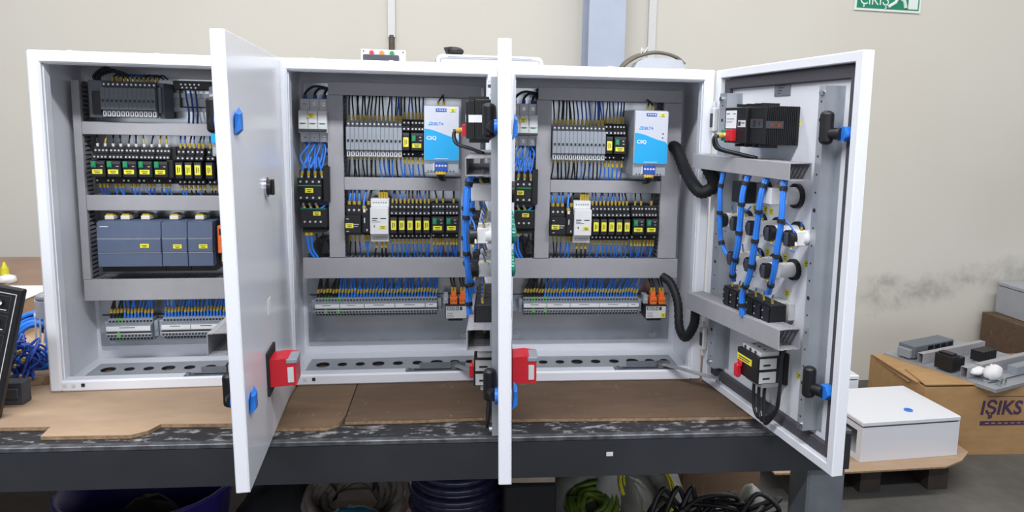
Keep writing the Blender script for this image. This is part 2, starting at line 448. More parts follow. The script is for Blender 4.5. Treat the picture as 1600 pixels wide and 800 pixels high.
def body(b):
    th = .0025
    b.box(.002, .002+th, .013, D, .002, H-.002); b.box(W-.002-th, W-.002, .013, D, .002, H-.002)
    b.box(.0045, W-.0045, .013, D, H-.0045, H-.002); b.box(.0045, W-.0045, D-th, D, .002, H-.0045)
    b.box(.0045, W-.0045, .013, .070, .002, .0045); b.box(.0045, W-.0045, .136, D-th, .002, .0045)
    b.box(.0045, .028, .070, .136, .002, .0045); b.box(.368, W-.0045, .070, .136, .002, .0045)
    f = .021                                     # front flange
    b.box(0, f, 0, .0135, 0, H, 0, .0035); b.box(W-f, W, 0, .0135, 0, H, 0, .0035)
    b.box(f-.003, W-f+.003, .0003, .0132, H-f, H, 0, .003); b.box(f-.003, W-f+.003, .0003, .0132, 0, f, 0, .003)
    b.box(f, f+.0015, .010, .028, f, H-f); b.box(W-f-.0015, W-f, .010, .028, f, H-f)
    b.box(f, W-f, .010, .028, H-f-.0015, H-f); b.box(f, W-f, .010, .024, f-.0015, f)
def gland(b):
    xs = [.055, .093, .128, .164, .203, .242, .281, .318, .349]; rr = [.012, .008, .008, .011, .009, .009, .012, .009, .008]
    y0, y1, z = .068, .138, .0052
    E = [.0265] + [(xs[k]+xs[k+1])/2 for k in range(8)] + [.3695]
    for k, (x, r) in enumerate(zip(xs, rr)):
        n = 16; cy = .1; a0, a1 = E[k], E[k+1]; vs = []
        for q in range(n):
            t = 2*math.pi*q/n; c, s_ = math.cos(t), math.sin(t); vs.append((x+r*c, cy+r*s_, z))
        for q in range(n):
            t = 2*math.pi*q/n; c, s_ = math.cos(t), math.sin(t)
            hx = (a1-x) if c > 0 else (x-a0); k_ = min(hx/abs(c) if abs(c) > 1e-6 else 9, .0375/abs(s_) if abs(s_) > 1e-6 else 9)
            vs.append((x+k_*c, cy+k_*s_, z))
        for cx_, cy_ in ((a0, cy-.0375), (a1, cy-.0375), (a0, cy+.0375), (a1, cy+.0375)): vs.append((cx_, cy_, z))
        b.add(vs, [(q, n+q, n+(q+1) % n, (q+1) % n) for q in range(n)])
        def near(i, lo, hi):
            for q in range(n):
                t0, t1 = q/n, (q+1)/n
                if t0 <= hi <= t1 or (t0 < hi < t1): return q
        for ci, ang in ((3+2*n, math.atan2(.0375, a1-x)), (2+2*n, math.atan2(.0375, a0-x)), (0+2*n, math.atan2(-.0375, a0-x)), (1+2*n, math.atan2(-.0375, a1-x))):
            q = int(((ang % (2*math.pi))/(2*math.pi))*n) % n
            b.add([vs[n+q], vs[ci], vs[n+(q+1) % n]], [(0, 1, 2)])
        b.ring((x, cy, z-.006), (0, 0, 1), r, r+.0012, .0068, 16, 1)

def duct_h(par, u0, u1, v0, v1, dep=.058, name='wiring_duct', y=PL, seed=0):
    """horizontal slotted trunking on the plate: channel and lid, comb fingers as sub-part"""
    o = part(name, ['duct', 'duct_side'], par, lambda b: (b.box(u0, u1, y-.003, y-.0003, v0+.001, v1-.001, 1), b.box(u0, u1, y-dep, y-dep+.002, v0, v1, 0, .0008),
             b.box(u0, u1, y-dep+.002, y-dep+.009, v0, v0+.0012, 0), b.box(u0, u1, y-dep+.002, y-dep+.009, v1-.0012, v1, 0)))
    def fing(b):
        n = max(2, int((u1-u0)/.0085))
        for k in range(n):
            x = u0+.002+k*(u1-u0-.004)/n
            for z in (v0+.0013, v1-.0028): b.box(x, x+.0052, y-dep+.004, y-.003, z, z+.0013)
        b.box(u0, u1, y-.018, y-.003, v0+.0012, v0+.0028); b.box(u0, u1, y-.018, y-.003, v1-.0028, v1-.0012)
    part('duct_comb', 'duct_side', o, fing, kind='stuff')
    return o
def duct_v(par, u0, u1, v0, v1, dep=.058, name='wiring_duct', y=PL):
    o = part(name, ['duct', 'duct_side'], par, lambda b: (b.box(u0+.001, u1-.001, y-.003, y-.0003, v0, v1, 1), b.box(u0, u1, y-dep, y-dep+.002, v0, v1, 0, .0008),
             b.box(u0, u0+.0012, y-dep+.002, y-dep+.009, v0, v1, 0), b.box(u1-.0012, u1, y-dep+.002, y-dep+.009, v0, v1, 0)))
    def fing(b):
        n = max(2, int((v1-v0)/.0085))
        for k in range(n):
            z = v0+.002+k*(v1-v0-.004)/n
            for x in (u0+.0013, u1-.0028): b.box(x, x+.0013, y-dep+.004, y-.003, z, z+.0052)
        b.box(u0+.0012, u0+.0028, y-.018, y-.003, v0, v1); b.box(u1-.0028, u1-.0012, y-.018, y-.003, v0, v1)
    part('duct_comb', 'duct_side', o, fing, kind='stuff')
    return o
def rail(par, u0, u1, v):
    def fn(b):
        b.box(u0, u1, PL-.0075, PL-.0063, v+.010, v+.0175); b.box(u0, u1, PL-.0075, PL-.0063, v-.0175, v-.010)
        b.box(u0, u1, PL-.0075, PL-.0002, v+.009, v+.010); b.box(u0, u1, PL-.0075, PL-.0002, v-.010, v-.009)
        b.box(u0, u1, PL-.0014, PL-.0002, v-.009, v+.009)
    return part('din_rail', 'galv', par, fn)
def screw(par, p, r=.004, name='screw'):
    return part(name, 'chrome', par, lambda b: (b.cyl((0, -.0004, 0), (0, -.003, 0), r, r*.8, 10), b.box(-r*.6, r*.6, -.0034, -.0029, -.0006, .0006), b.ring((0, -.0003, 0), (0, -1, 0), r*.5, r*1.7, .0008, 12)), key=('screw', r), loc=p)

def make_door(cab, c):
    d = part('door', 'paint', cab, lambda b: (
        b.box(.0002, W+.003, .0168, .0187, .001, H-.001, 0, .0009),
        b.box(.0002, .018, .0008, .0178, .001, H-.001, 0, .0014), b.box(W-.012, W+.003, .0008, .0178, .001, H-.001, 0, .0014),
        b.box(.016, W-.010, .001, .0177, H-.016, H-.0012, 0, .0014), b.box(.016, W-.010, .001, .0177, .0012, .016, 0, .0014)), key='door', label='white steel enclosure door swung open')
    d.matrix_local = door_matrix(c)
    def gasket(b):
        g0, g1 = .0195, .0370
        b.box(.0185, g1, .009, .0172, g0, H-g0, 0, .002); b.box(W-.030, W-.0125, .009, .0172, g0, H-g0, 0, .002)
        b.box(g1-.003, W-.024, .009, .0172, H-g1, H-.0165, 0, .002); b.box(g1-.003, W-.024, .009, .0172, .0165, g1, 0, .002)
    part('gasket', 'gasket', d, gasket, key='gasket', label='dark foam sealing strip')
    def bar(x0, x1):
        def fn(b):
            y0, z0, z1 = -.0085, .045, .555
            b.box(x0, x1, y0, y0+.0015, z0, z1); b.box(x1-.0015, x1, y0+.0015, .0172, z0, z1); b.box(x0, x0+.0015, y0+.0015, y0+.012, z0, z1)
            b.box(x1, x1+.010, .0158, .0173, z0, z1)
            for k in range(19):
                z = z0+.02+k*.026; r = .0034 if k % 5 == 2 else .0017
                b.cyl((x0+(x1-x0)*.45, y0-.0002, z), (x0+(x1-x0)*.45, y0+.0006, z), r, n=8, mi=1)
            for z in (z0+.008, z1-.010): b.cyl((x0+.009, y0, z), (x0+.009, y0-.004, z), .0045, n=8, mi=2)
        return fn
    part('mounting_bar', ['galv', 'matte_black', 'chrome'], d, bar(.036, .062), key='barL', label='perforated galvanised bar by the hinges')
    part('mounting_bar', ['galv', 'matte_black', 'chrome'], d, bar(.3235, .3375), key='barR', label='perforated galvanised bar by the locks')
    for z in (.488, .118):
        lk = part('lock', ['black', 'film_blue', 'white', 'matte_black'], d, lambda b: (
            b.cyl((0, .017, 0), (0, -.004, 0), .0115, n=6, mi=1), b.cyl((0, .0172, 0), (0, .0145, 0), .016, n=6, mi=2),
            b.cyl((0, -.003, 0), (-.020, -.009, 0), .0085, n=10, mi=0), b.cyl((-.022, -.011, -.010), (-.022, -.011, .026), .0095, n=12, mi=0), b.ellipsoid((-.022, -.011, .026), (.0095, .0095, .006), 12, 6), b.ellipsoid((-.022, -.011, -.010), (.0095, .0095, .006), 12, 6),
            b.cyl((0, .0186, 0), (0, .0197, 0), .010, n=14, mi=1), b.add([(x*.85, .0197+y, zz*.85) for x, y, zz in ((-.013, 0, -.021), (.012, 0, -.019), (.016, .003, .012), (-.008, .003, .021), (-.010, .007, -.013), (.009, .0075, -.012), (.010, .007, .010), (-.007, .0075, .013))],
                  [(0, 1, 2, 3), (4, 7, 6, 5), (0, 4, 5, 1), (1, 5, 6, 2), (2, 6, 7, 3), (3, 7, 4, 0)], 1)), key='lock', label='black cam lock still wrapped in blue film', loc=(W-.0245, 0, z))
    for z in (.508, .088):
        part('hinge', ['white', 'dark_grey'], d, lambda b: (b.box(.004, .018, -.010, .0006, -.022, .022, 0, .002), b.box(.006, .016, -.0112, -.0098, -.014, .012, 1, .001), b.cyl((.010, -.005, -.034), (.010, -.005, .034), .003, n=8)), key='hinge', loc=(0, 0, z))
    return d
def door_duct(d, v, slope, dep, y=.0172, hh=.028, u0=.012, u1=.318):
    """slotted trunking lying across the door bars; open at the lock end"""
    def fn(b):
        yb, yf = -.009, -.009-dep
        b.box(0, u1-u0, yf, yf+.0016, -hh/2, hh/2, 0, .0006); b.box(0, u1-u0, yb-.002, yb, -hh/2, hh/2, 1)
        n = 34
        for z in (-hh/2, hh/2-.0014):
            b.box(0, u1-u0, yf+.0016, yf+.009, z, z+.0014, 0); b.box(0, u1-u0, yb-.012, yb-.002, z, z+.0014, 1)
            for k in range(n):
                x = (k+.2)*(u1-u0)/n; b.box(x, x+(u1-u0)/n*.62, yf+.009, yb-.012, z, z+.0014, 0)
    o = part('wiring_duct', ['duct', 'duct_side'], d, fn, key=('dd', hh, dep, u0, u1))
    o.matrix_local = T(u0, 0, v) @ RY(-slope)
    return o

def stay(par, c):
    br = part('stay_bracket', ['galv_dark', 'matte_black'], par, lambda b: (b.box(.224, .345, .004, .020, .0212, .0225, 0), b.box(.250, .338, .0195, .021, .0225, .033, 0), b.box(.24, .335, .009, .014, .0226, .0229, 1)), label='slotted steel bracket for the door stay')
    for x in (.230, .339): part('stay_bolt', 'chrome', br, lambda b, x=x: b.cyl((x, .011, .0225), (x, .011, .026), .004, n=8))
    pv = Vector((.318, .013, .030)); dl = door_matrix(c) @ Vector((.075, -.006, .030))
    def arm(b):
        e = dl-pv; n = Vector((-e.y, e.x, 0)).normalized()*.006; z = Vector((0, 0, .0012))
        q = [pv+n, pv-n, dl-n, dl+n]; b.add([p-z for p in q]+[p+z for p in q], [(0, 1, 2, 3)[::-1], (4, 5, 6, 7), (0, 1, 5, 4), (1, 2, 6, 5), (2, 3, 7, 6), (3, 0, 4, 7)])
        b.cyl(pv-Vector((0, 0, .007)), pv+Vector((0, 0, .004)), .0085, n=14, mi=1); b.cyl(dl-Vector((0, 0, .006)), dl+Vector((0, 0, .006)), .004, n=8, mi=1)
    part('stay_arm', ['galv', 'chrome'], par, arm, label='flat steel door stay arm')

CLAB = ['white steel enclosure at the left end of the row, with grey-blue controller modules',
        'white steel enclosure in the middle of the row, its door seen edge on',
        'white steel enclosure at the right end of the row, its door showing switches']
CAB, DOOR = [], []
for c in range(3):
    cab = thing('electrical_enclosure', CLAB[c], 'enclosure', CM[c], 'open control enclosures on the bench')
    CAB.append(cab)
    part('enclosure_body', 'paint', cab, body, key='body')
    part('mounting_plate', 'plate_metal', cab, lambda b: b.box(.016, W-.020, PL, PL+.002, .032, H-.034), key='plate', label='galvanised steel mounting plate')
    part('gland_plate', ['gland_grey', 'matte_black'], cab, gland, key='gland', label='white bottom plate with a row of round cable holes')
    for x in (.04, .34): screw(cab, (x, PL, .045), .0055, 'plate_bolt')
    for x in (.06, .2, .335): part('top_plug', 'white', cab, lambda b: b.cyl((0, 0, -.0006), (0, 0, .004), .006, .0045, 10), key='plug', loc=(x, .02, H-.0018))
    for k, x in enumerate((.026, .040, .056)): part('flange_clip', ['offwhite', 'matte_black'], cab, lambda b, k=k: b.box(-.0028, .0028, -.001, .0006, -.0028, .0028, 1 if k == 2 else 0), loc=(x, -.0001, .0125))
    stay(cab, c)
    DOOR.append(make_door(cab, c))
for c in (1, 2):
    a = CAB[c]
    duct_h(a, .073, .3665, .5415, .5665); duct_v(a, .0705, .1005, .2225, .541); duct_v(a, .3285, .3665, .2225, .541)
    duct_h(a, .1010, .3280, .3575, .3825); duct_h(a, .019, .371, .1805, .2215)
    rail(a, .102, .327, .4585); rail(a, .102, .327, .2975); rail(a, .0175, .0695, .488); rail(a, .0175, .0695, .352); rail(a, .018, .372, .116)
    door_duct(DOOR[c], .432, 0, .036, hh=.026); door_duct(DOOR[c], .166, .05, .036, hh=.032)
a = CAB[0]
duct_v(a, .0165, .0305, .182, .5565); duct_h(a, .031, .3745, .4575, .481); duct_h(a, .031, .3745, .3145, .3435); duct_h(a, .017, .3745, .1400, .1815)
rail(a, .040, .28, .5215); rail(a, .036, .374, .4005); rail(a, .036, .374, .2500); rail(a, .018, .372, .0790)
door_duct(DOOR[0], .166, .05, .036, hh=.032)

# ------------------------------------------------------------------ devices on the rails
def at(c, u, v): return CM[c] @ T(u, PL, v)
def wire(par, pts, m='blue_wire', r=.0016, sleeve=.014, sl='ferrule', tip=.006):
    """one conductor: coloured tube, yellow marker sleeve and pale ferrule at its device end (the first point)"""
    def fn(b):
        P = bez(pts, 4) if len(pts) > 2 else [Vector(p) for p in pts]
        b.tube(P, r, 5, 0)
        if sleeve:
            d = (P[1]-P[0]).normalized(); b.cyl(P[0]+d*.001, P[0]+d*sleeve, r*1.6, n=6, mi=1)
        if tip: b.cyl(P[0]-(P[1]-P[0]).normalized()*tip, P[0]+(P[1]-P[0]).normalized()*.001, r*1.25, n=6, mi=2)
    return part('wire', [m, sl, 'ferrule_white'], par, fn)
def wires_up(par, xs, z, dz, y, cols, y1=None, **k):
    for x in xs:
        m = random.choice(cols); dx = random.uniform(-.004, .004); yy = y if y1 is None else y1
        wire(par, [(x, y, z), (x+dx*.2, y, z+dz*.35), (x+dx*.9, (y+yy)/2, z+dz*.75), (x+dx, yy, z+dz)], m, **k)
def wires_down(par, xs, z, dz, y, cols, y1=None, **k): wires_up(par, xs, z, -dz, y, cols, y1, **k)
def yellow_tag(par, x, y, z, w_, h, vertical=False, label='yellow marker tag'):
    def fn(b):
        b.box(-w_/2, w_/2, -.0012, 0, -h/2, h/2, 0, .0004)
        if vertical:
            b.box(-w_*.22, -w_*.08, -.0014, -.0012, -h*.3, h*.3, 1); b.box(w_*.10, w_*.22, -.0014, -.0012, -h*.2, h*.25, 1)
        else:
            b.box(-w_*.32, w_*.32, -.0014, -.0012, h*.1, h*.24, 1); b.box(-w_*.22, w_*.24, -.0014, -.0012, -h*.28, -h*.12, 1)
    return part('marker_tag', ['tag', 'ink'], par, fn, key=('tag', round(w_, 4), round(h, 4), vertical), loc=(x, y, z), label=label)
def screws(par, pts, y, r=.0016, name='terminal_screws', m='screw_steel'):
    return part(name, m, par, lambda b: [b.cyl((x, y+.0006, z), (x, y-.0006, z), r, n=7) for x, z in pts], kind='stuff')

def slim_module(c, u, v, k, n, grey='module_grey', h=.07, row='grey slim module', dark=False):
    t = thing('terminal_module', f'{ORD[k]} grey slim module from the left in the top row of the {SIDE[c]} enclosure', 'terminal module', at(c, u, v), f'grey slim modules in the {SIDE[c]} enclosure')
    w_ = .0078
    part('housing', [grey, 'dark_grey'], t, lambda b: (b.box(-w_/2, w_/2, -.060, -.0078, .004, h-.006, 1), b.box(-w_/2, w_/2, -.0765, -.060, .014, h-.012, 0, .0005),
         b.box(-w_/2, w_/2, -.070, -.060, 0, .014, 0, .0005), b.box(-w_/2, w_/2, -.068, -.060, h-.012, h, 1, .0005)), key=('slim', grey, h))
    part('window', 'black', t, lambda b: b.box(-.0018, .0018, -.0772, -.0764, h*.42, h*.49), key=('slimwin', h))
    part('marker', ['white', 'ink'], t, lambda b: (b.box(-.0026, .0026, -.0712, -.0698, .002, .0115), b.box(-.0012, .0012, -.0715, -.0711, .0035, .0095, 1)), key='slimmark')
    screws(t, [(0, h-.006)], -.0682, .0018)
    return t
def relay(c, u, v, k, row, wide=False, h=.071, txt=''):
    w_ = .0265 if wide else .0155
    lab = f'{txt}, {row} row, {SIDE[c]} enclosure'
    t = thing('relay', lab, 'relay', at(c, u, v), f"{'wide' if wide else 'slim'} relays in the {SIDE[c]} enclosure")
    hw = w_/2
    part('socket', 'matte_black', t, lambda b: (b.box(-hw, hw, -.045, -.0078, .002, h-.002, 0, .0006), b.box(-hw, hw, -.060, -.045, h-.013, h, 0, .0008), b.box(-hw, hw, -.066, -.045, h-.023, h-.0135, 0, .0008), b.box(-hw, hw, -.060, -.045, 0, .012, 0, .0008)), key=('rsock', wide, h))
    part('relay_block', ['black', 'dark_grey'], t, lambda b: (b.box(-hw+.0008, hw-.0008, -.077, -.045, .0135, h-.025, 0, .0012), b.box(-hw+.002, hw-.002, -.0775, -.0768, h-.031, h-.0265, 1)), key=('rblk', wide, h))
    if wide:
        part('lever', ['green', 'lamp_green'], t, lambda b: (b.box(-.0105, -.0025, -.081, -.077, .031, .043, 0, .001), b.box(-.0085, -.0045, -.0825, -.081, .033, .036, 1)), key='lever', label='green test lever')
        part('print_marks', 'offwhite', t, kind='stuff', fn=lambda b: (b.box(.004, .0075, -.0774, -.077, .039, .0405), b.box(.0045, .0085, -.0774, -.077, .033, .0342)), key='pmk')
        yellow_tag(t, -.001, -.077, .0235, .0175, .0085)
        xs = [-.0095, -.003, .0035, .0095]; lo = [-.0095, .0095]
    else:
        yellow_tag(t, 0, -.0772, .030, .0102, .0185, True)
        xs = [-.004, .004]; lo = xs
    screws(t, [(x, h-.0185) for x in xs], -.0662, .0019); screws(t, [(x, h-.0065) for x in xs], -.0602, .0019); screws(t, [(x, .006) for x in lo], -.0602, .0017)
    return t, xs, lo
def psu(c, u, v, hide=False):
    t = thing('power_supply', f'grey and cyan power supply in the {SIDE[c]} enclosure' + ('' if c else ', mostly behind its door edge'), 'power supply', at(c, u, v), 'power supplies in the enclosures')
    w_ = .066
    part('casing', ['galv', 'dark_grey'], t, lambda b: (b.box(0, w_, -.105, -.0078, -.022, .106, 0, .001), [b.box(.006+k*.006, .009+k*.006, -.106, -.1045, -.0195, -.0175, 1) for k in range(9)]), key='psuc', label='bare metal casing')
    part('faceplate', 'psu_face', t, lambda b: b.box(0, w_, -.112, -.105, .002, .104, 0, .0012), key='psuf')
    def wave(b):
        top = [(0, .062)] + [(w_*k/12, .062-.016*(1-math.cos(math.pi*k/12))/2*(1)-.004*math.sin(math.pi*k/12)*0) for k in range(1, 12)] + [(w_, .040)]
        top = [(x+.0006 if x == 0 else x-.0006 if x == w_ else x, z) for x, z in top]
        b.prism([(.0006, .0025)]+top+[(w_-.0006, .0025)], 'xz', -.1128, -.1118)
    part('cyan_panel', 'psu_blue', t, wave, key='psuw', label='cyan lower face with a wavy upper edge')
    part('terminal_plug', ['blue_dark', 'offwhite'], t, lambda b: (b.box(.020, .044, -.110, -.1035, -.019, -.0015, 0, .001), [b.cyl((.0235+k*.0057, -.110, -.008), (.0235+k*.0057, -.1104, -.008), .0021, n=8, mi=1) for k in range(4)], b.box(.017, .0195, -.108, -.105, -.018, -.003, 1)), key='psut', label='dark blue plug terminal')
    part('output_terminals', ['blue_dark', 'offwhite'], t, lambda b: (b.box(.022, .042, -.1128, -.1118, .0945, .1005), [b.cyl((.0255+k*.0045, -.1126, .0975), (.0255+k*.0045, -.1131, .0975), .0015, n=8, mi=1) for k in range(4)]), key='psuo')
    yellow_tag(t, .054, -.112, .0975, .010, .007)
    part('indicator_holes', 'ink', t, lambda b: (b.cyl((.056, -.1118, .061), (.056, -.1123, .061), .0015, n=8), b.cyl((.0555, -.1118, .053), (.0555, -.1123, .053), .0015, n=8)), key='psuh')
    part('emblem', 'psu_blue', t, lambda b: (b.prism([(.008, .069), (.0165, .069), (.0135, .0755), (.012, .0755), (.0142, .0705), (.0098, .0705), (.0118, .0745), (.0112, .0755)], 'xz', -.1126, -.1118)), key='psue', label='cyan triangle emblem')
    text('lettering', 'DELTA', .0075, 'film_blue', t, T(.0255, -.1122, .0713), .0003, bold=.0001)
    text('lettering', 'CliQ', .0095, 'sticker_white', t, T(.014, -.1132, .0445), .0003, bold=.0002)
    part('print_line', 'sticker_white', t, lambda b: b.box(.020, .046, -.1131, -.1127, .0055, .0062), key='psul')
    for k in range(2):
        wire(t, [(.026+k*.011, -.100, .106), (.027+k*.010, -.100, .113), (.032+k*.004, -.085, .122), (.035, -.06, .128)], 'black_wire', .0017, .009)
    for k in range(4):
        wire(t, [(.0235+k*.0057, -.1055, -.019), (.026+k*.004, -.108, -.025), (.030+k*.002, -.100, -.034), (.034+k*.002, -.060, -.040)], 'black_wire', .0022 if k < 3 else .0017, .008)
    return t
def breaker(c, u, v):
    t = thing('circuit_breaker', f'three-pole white circuit breaker at the upper left of the {SIDE[c]} enclosure', 'circuit breaker', at(c, u, v), 'three-pole breakers')
    h = .083
    for k in range(3):
        x0 = k*.018
        p = part('pole', ['offwhite', 'white'], t, lambda b: (b.box(.0002, .0178, -.050, -.0078, 0, h, 0, .0008), b.box(.0002, .0178, -.068, -.050, .018, h-.022, 0, .0008), b.box(.0014, .0166, -.0694, -.0678, .037, .058, 1)), key='pole', loc=(x0, 0, 0))
        for z in (.009, h-.010): part('terminal_screw', ['screw_steel', 'ink'], p, lambda b: (b.cyl((.009, -.0498, 0), (.009, -.0512, 0), .0033, n=10), b.box(.0065, .0115, -.0516, -.0511, -.0006, .0006, 1)), key='pscr', loc=(0, 0, z))
        part('flag', 'green', p, lambda b: b.box(.004, .013, -.0690, -.0678, .0345, .0375), key='pflag', label='green contact flag')
        part('lever_seat', 'white', p, lambda b: b.prism([(-.068, .0265), (-.0685, .034), (-.0655, .034)], 'yz', .002, .016), key='pls')
    part('toggle', 'dark_grey', t, lambda b: b.box(.001, .053, -.080, -.066, .0205, .0255, 0, .001), key='toggle', label='dark linked toggle bar')
    yellow_tag(t, .024, -.0694, .0505, .014, .008)
    for k in range(3):
        wire(t, [(.009+k*.018, -.040, h), (.010+k*.018, -.042, h+.012), (.028+k*.012, -.045, h+.024-.003*k), (.058, -.040, h+.020-.004*k)], 'black_wire', .0026, .008, 'blue_dark')
    for k in range(3): wire(t, [(.009+k*.018, -.040, 0), (.010+k*.016, -.046, -.014), (.014+k*.013, -.060, -.032), (.008+k*.014, -.066, -.047)], 'blue_wire', .0023, .004, 'blue_dark')
    for k in range(4): wire(t, [(.022+k*.006, -.042, 0), (.012+k*.012, -.056, -.012), (.001+k*.015, -.062, -.030), (.012+k*.010, -.068, -.050)], 'blue_wire', .0019, 0)
    wire(t, [(.048, -.042, 0), (.056, -.040, -.012), (.058, -.038, -.030), (.050, -.036, -.055)], 'blue_wire', .0022, 0); wire(t, [(.05, -.030, 0), (.044, -.034, -.020), (.060, -.030, -.030)], 'black_wire', .0024, 0)
    return t
def contactor(c, u, v):
    t = thing('contactor', f'black contactor with a green stripe under the breaker in the {SIDE[c]} enclosure', 'contactor', at(c, u, v), 'contactors')
    part('housing', 'black', t, lambda b: (b.box(0, .050, -.060, -.0078, 0, .070, 0, .001), b.box(0, .045, -.080, -.060, .012, .056, 0, .0015), b.box(.046, .058, -.07, -.0078, .008, .078, 0, .001)), key='conh')
    part('stripe', 'green', t, lambda b: b.box(.0005, .0445, -.0806, -.0796, .0405, .0425), key='cons', label='green stripe')
    yellow_tag(t, .022, -.080, .032, .015, .009)
    screws(t, [(.006+k*.0115, .049) for k in range(4)] + [(.006+k*.0115, .018) for k in range(4)], -.0802, .0022)
    for k in range(4): wire(t, [(.006+k*.0125, -.066, .060), (.008+k*.0115, -.068, .070), (.012+k*.009, -.066, .084), (.016+k*.007, -.060, .095)], 'blue_wire', .0020, .009)
    for k in range(3): wire(t, [(.008+k*.012, -.062, .0), (.012+k*.012, -.064, -.006), (.034+k*.006, -.060, -.008+.004*k), (.058, -.048, .004+.006*k)], 'blue_wire' if k else 'black_wire', .0021, .005)
    return t
def overload(c, u, v):
    t = thing('overload_relay', f'black thermal overload relay below the contactor in the {SIDE[c]} enclosure', 'overload relay', at(c, u, v), 'overload relays')
    part('housing', 'matte_black', t, lambda b: (b.box(0, .049, -.073, -.0078, .010, .048, 0, .0015), b.box(.002, .047, -.066, -.0078, 0, .010, 0, .001)), key='ovh')
    part('edge_strip', 'lamp_green', t, lambda b: b.box(.001, .048, -.0736, -.0726, .0465, .048), key='ovs', label='dark green top edge')
    yellow_tag(t, .031, -.073, .038, .014, .008)
    screws(t, [(.008+k*.010, .022) for k in range(4)], -.0732, .0022)
    for k in range(2): wire(t, [(.009+k*.008, -.060, .004), (.009+k*.008, -.060, -.012), (.012+k*.007, -.056, -.036), (.022+k*.007, -.050, -.056)], 'blue_wire', .0028, .011)
    wire(t, [(.027, -.060, .004), (.028, -.060, -.012), (.031, -.056, -.034), (.030, -.050, -.056)], 'black_wire', .0018, .006)
    wire(t, [(.036, -.060, .004), (.040, -.058, -.010), (.033, -.056, -.034), (.036, -.050, -.050)], 'black_wire', .0018, .006)
    return t
def terminal_strip(c, u0, u1, v, n, earth, marks, lab, dz=0, wdz=.040, blackn=7):
    t = thing('terminal_strip', lab, 'terminal block', at(c, u0, v) @ (Matrix.Diagonal((1, 1, 1.18, 1)) if c == 0 else Matrix()), 'terminal strips')
    L = u1-u0; p = L/n
    def terms(b):
        for k in range(n):
            if k in earth: continue
            x = k*p; b.box(x+.0002, x+p-.0002, -.046, -.0078, .008, .030, 0); b.box(x+.0002, x+p-.0002, -.036, -.0078, 0, .0079, 0); b.box(x+.0002, x+p-.0002, -.036, -.0078, .0301, .038, 0)
    part('terminals', 'module_grey', t, terms, kind='stuff')
    for k in earth: part('earth_terminal', ['stripe_green', 'module_grey'], t, lambda b: (b.box(.0002, p-.0002, -.0462, -.0078, .008, .030, 1), b.box(.0002, p-.0002, -.036, -.0078, 0, .0079, 0), b.box(.0012, p-.0012, -.0468, -.046, .009, .018, 0), b.box(.0002, p-.0002, -.036, -.0078, .0301, .038, 0)), key=('earth', c, n), loc=(k*p, 0, 0), label='green and yellow earth terminal')
    def holes(b):
        for k in range(n):
            x = k*p+p/2
            for z in (.0038, .0335): b.box(x-p*.3, x+p*.3, -.0364, -.0358, z-.0016, z+.0016)
            b.box(x-p*.3, x+p*.3, -.0464, -.0458, .0095, .0125)
    part('screw_openings', 'matte_black', t, holes, kind='stuff')
    part('slot_line', ['matte_black', 'offwhite'], t, lambda b: (b.box(0, L, -.0466, -.0459, .0158, .0175, 0), b.box(0, L, -.0468, -.0459, .0140, .0152, 1)))
    for a, z in marks:
        part('marker_strip', ['white', 'offwhite', 'ink'], t, lambda b, a=a, z=z: (b.box(a[0]*p+.0005, a[1]*p-.0005, -.049, -.0462, .0195, .0275, 0, .0005), [b.box((k+.25)*p, (k+.7)*p, -.0493, -.0489, .0212, .0224, 1) for k in range(*a)], b.box((a[0]+.3*(a[1]-a[0]))*p, (a[0]+.65*(a[1]-a[0]))*p, -.0493, -.0489, .0252, .0262, 2)))
    for x in (-.009, L): part('end_clamp', 'module_grey', t, lambda b: (b.box(.0005, .0085, -.034, -.0076, .006, .033, 0, .001), b.cyl((.0045, -.034, .019), (.0045, -.036, .019), .0028, n=8)), key='clamp', loc=(x, 0, 0))
    def wr(b, which):
        random.seed(c*10+which)
        for k in range(n):
            if (k < blackn) != (which == 0): continue
            x = k*p+p/2; dx = random.uniform(-.006, .006)+.006; r = random.uniform(.0019, .0025)
            P = bez([(x, -.030, .038), (x+.001, -.031, .050+dz), (x+dx, -.034, .038+wdz*.75), (x+dx*1.3, -.036, .038+wdz)], 3)
            b.tube(P, r, 5, 0); q = random.uniform(.0, .003)
            b.cyl((x+.0005, -.0305, .046+q), (x+.003, -.032, .054+q), .0027, n=5, mi=1)
    part('wires', ['black_wire', 'ferrule'], t, lambda b: wr(b, 0), kind='stuff', label='black wires with yellow sleeves')
    part('wires', ['blue_wire', 'ferrule'], t, lambda b: wr(b, 1), kind='stuff', label='blue wires with yellow sleeves')
    return t

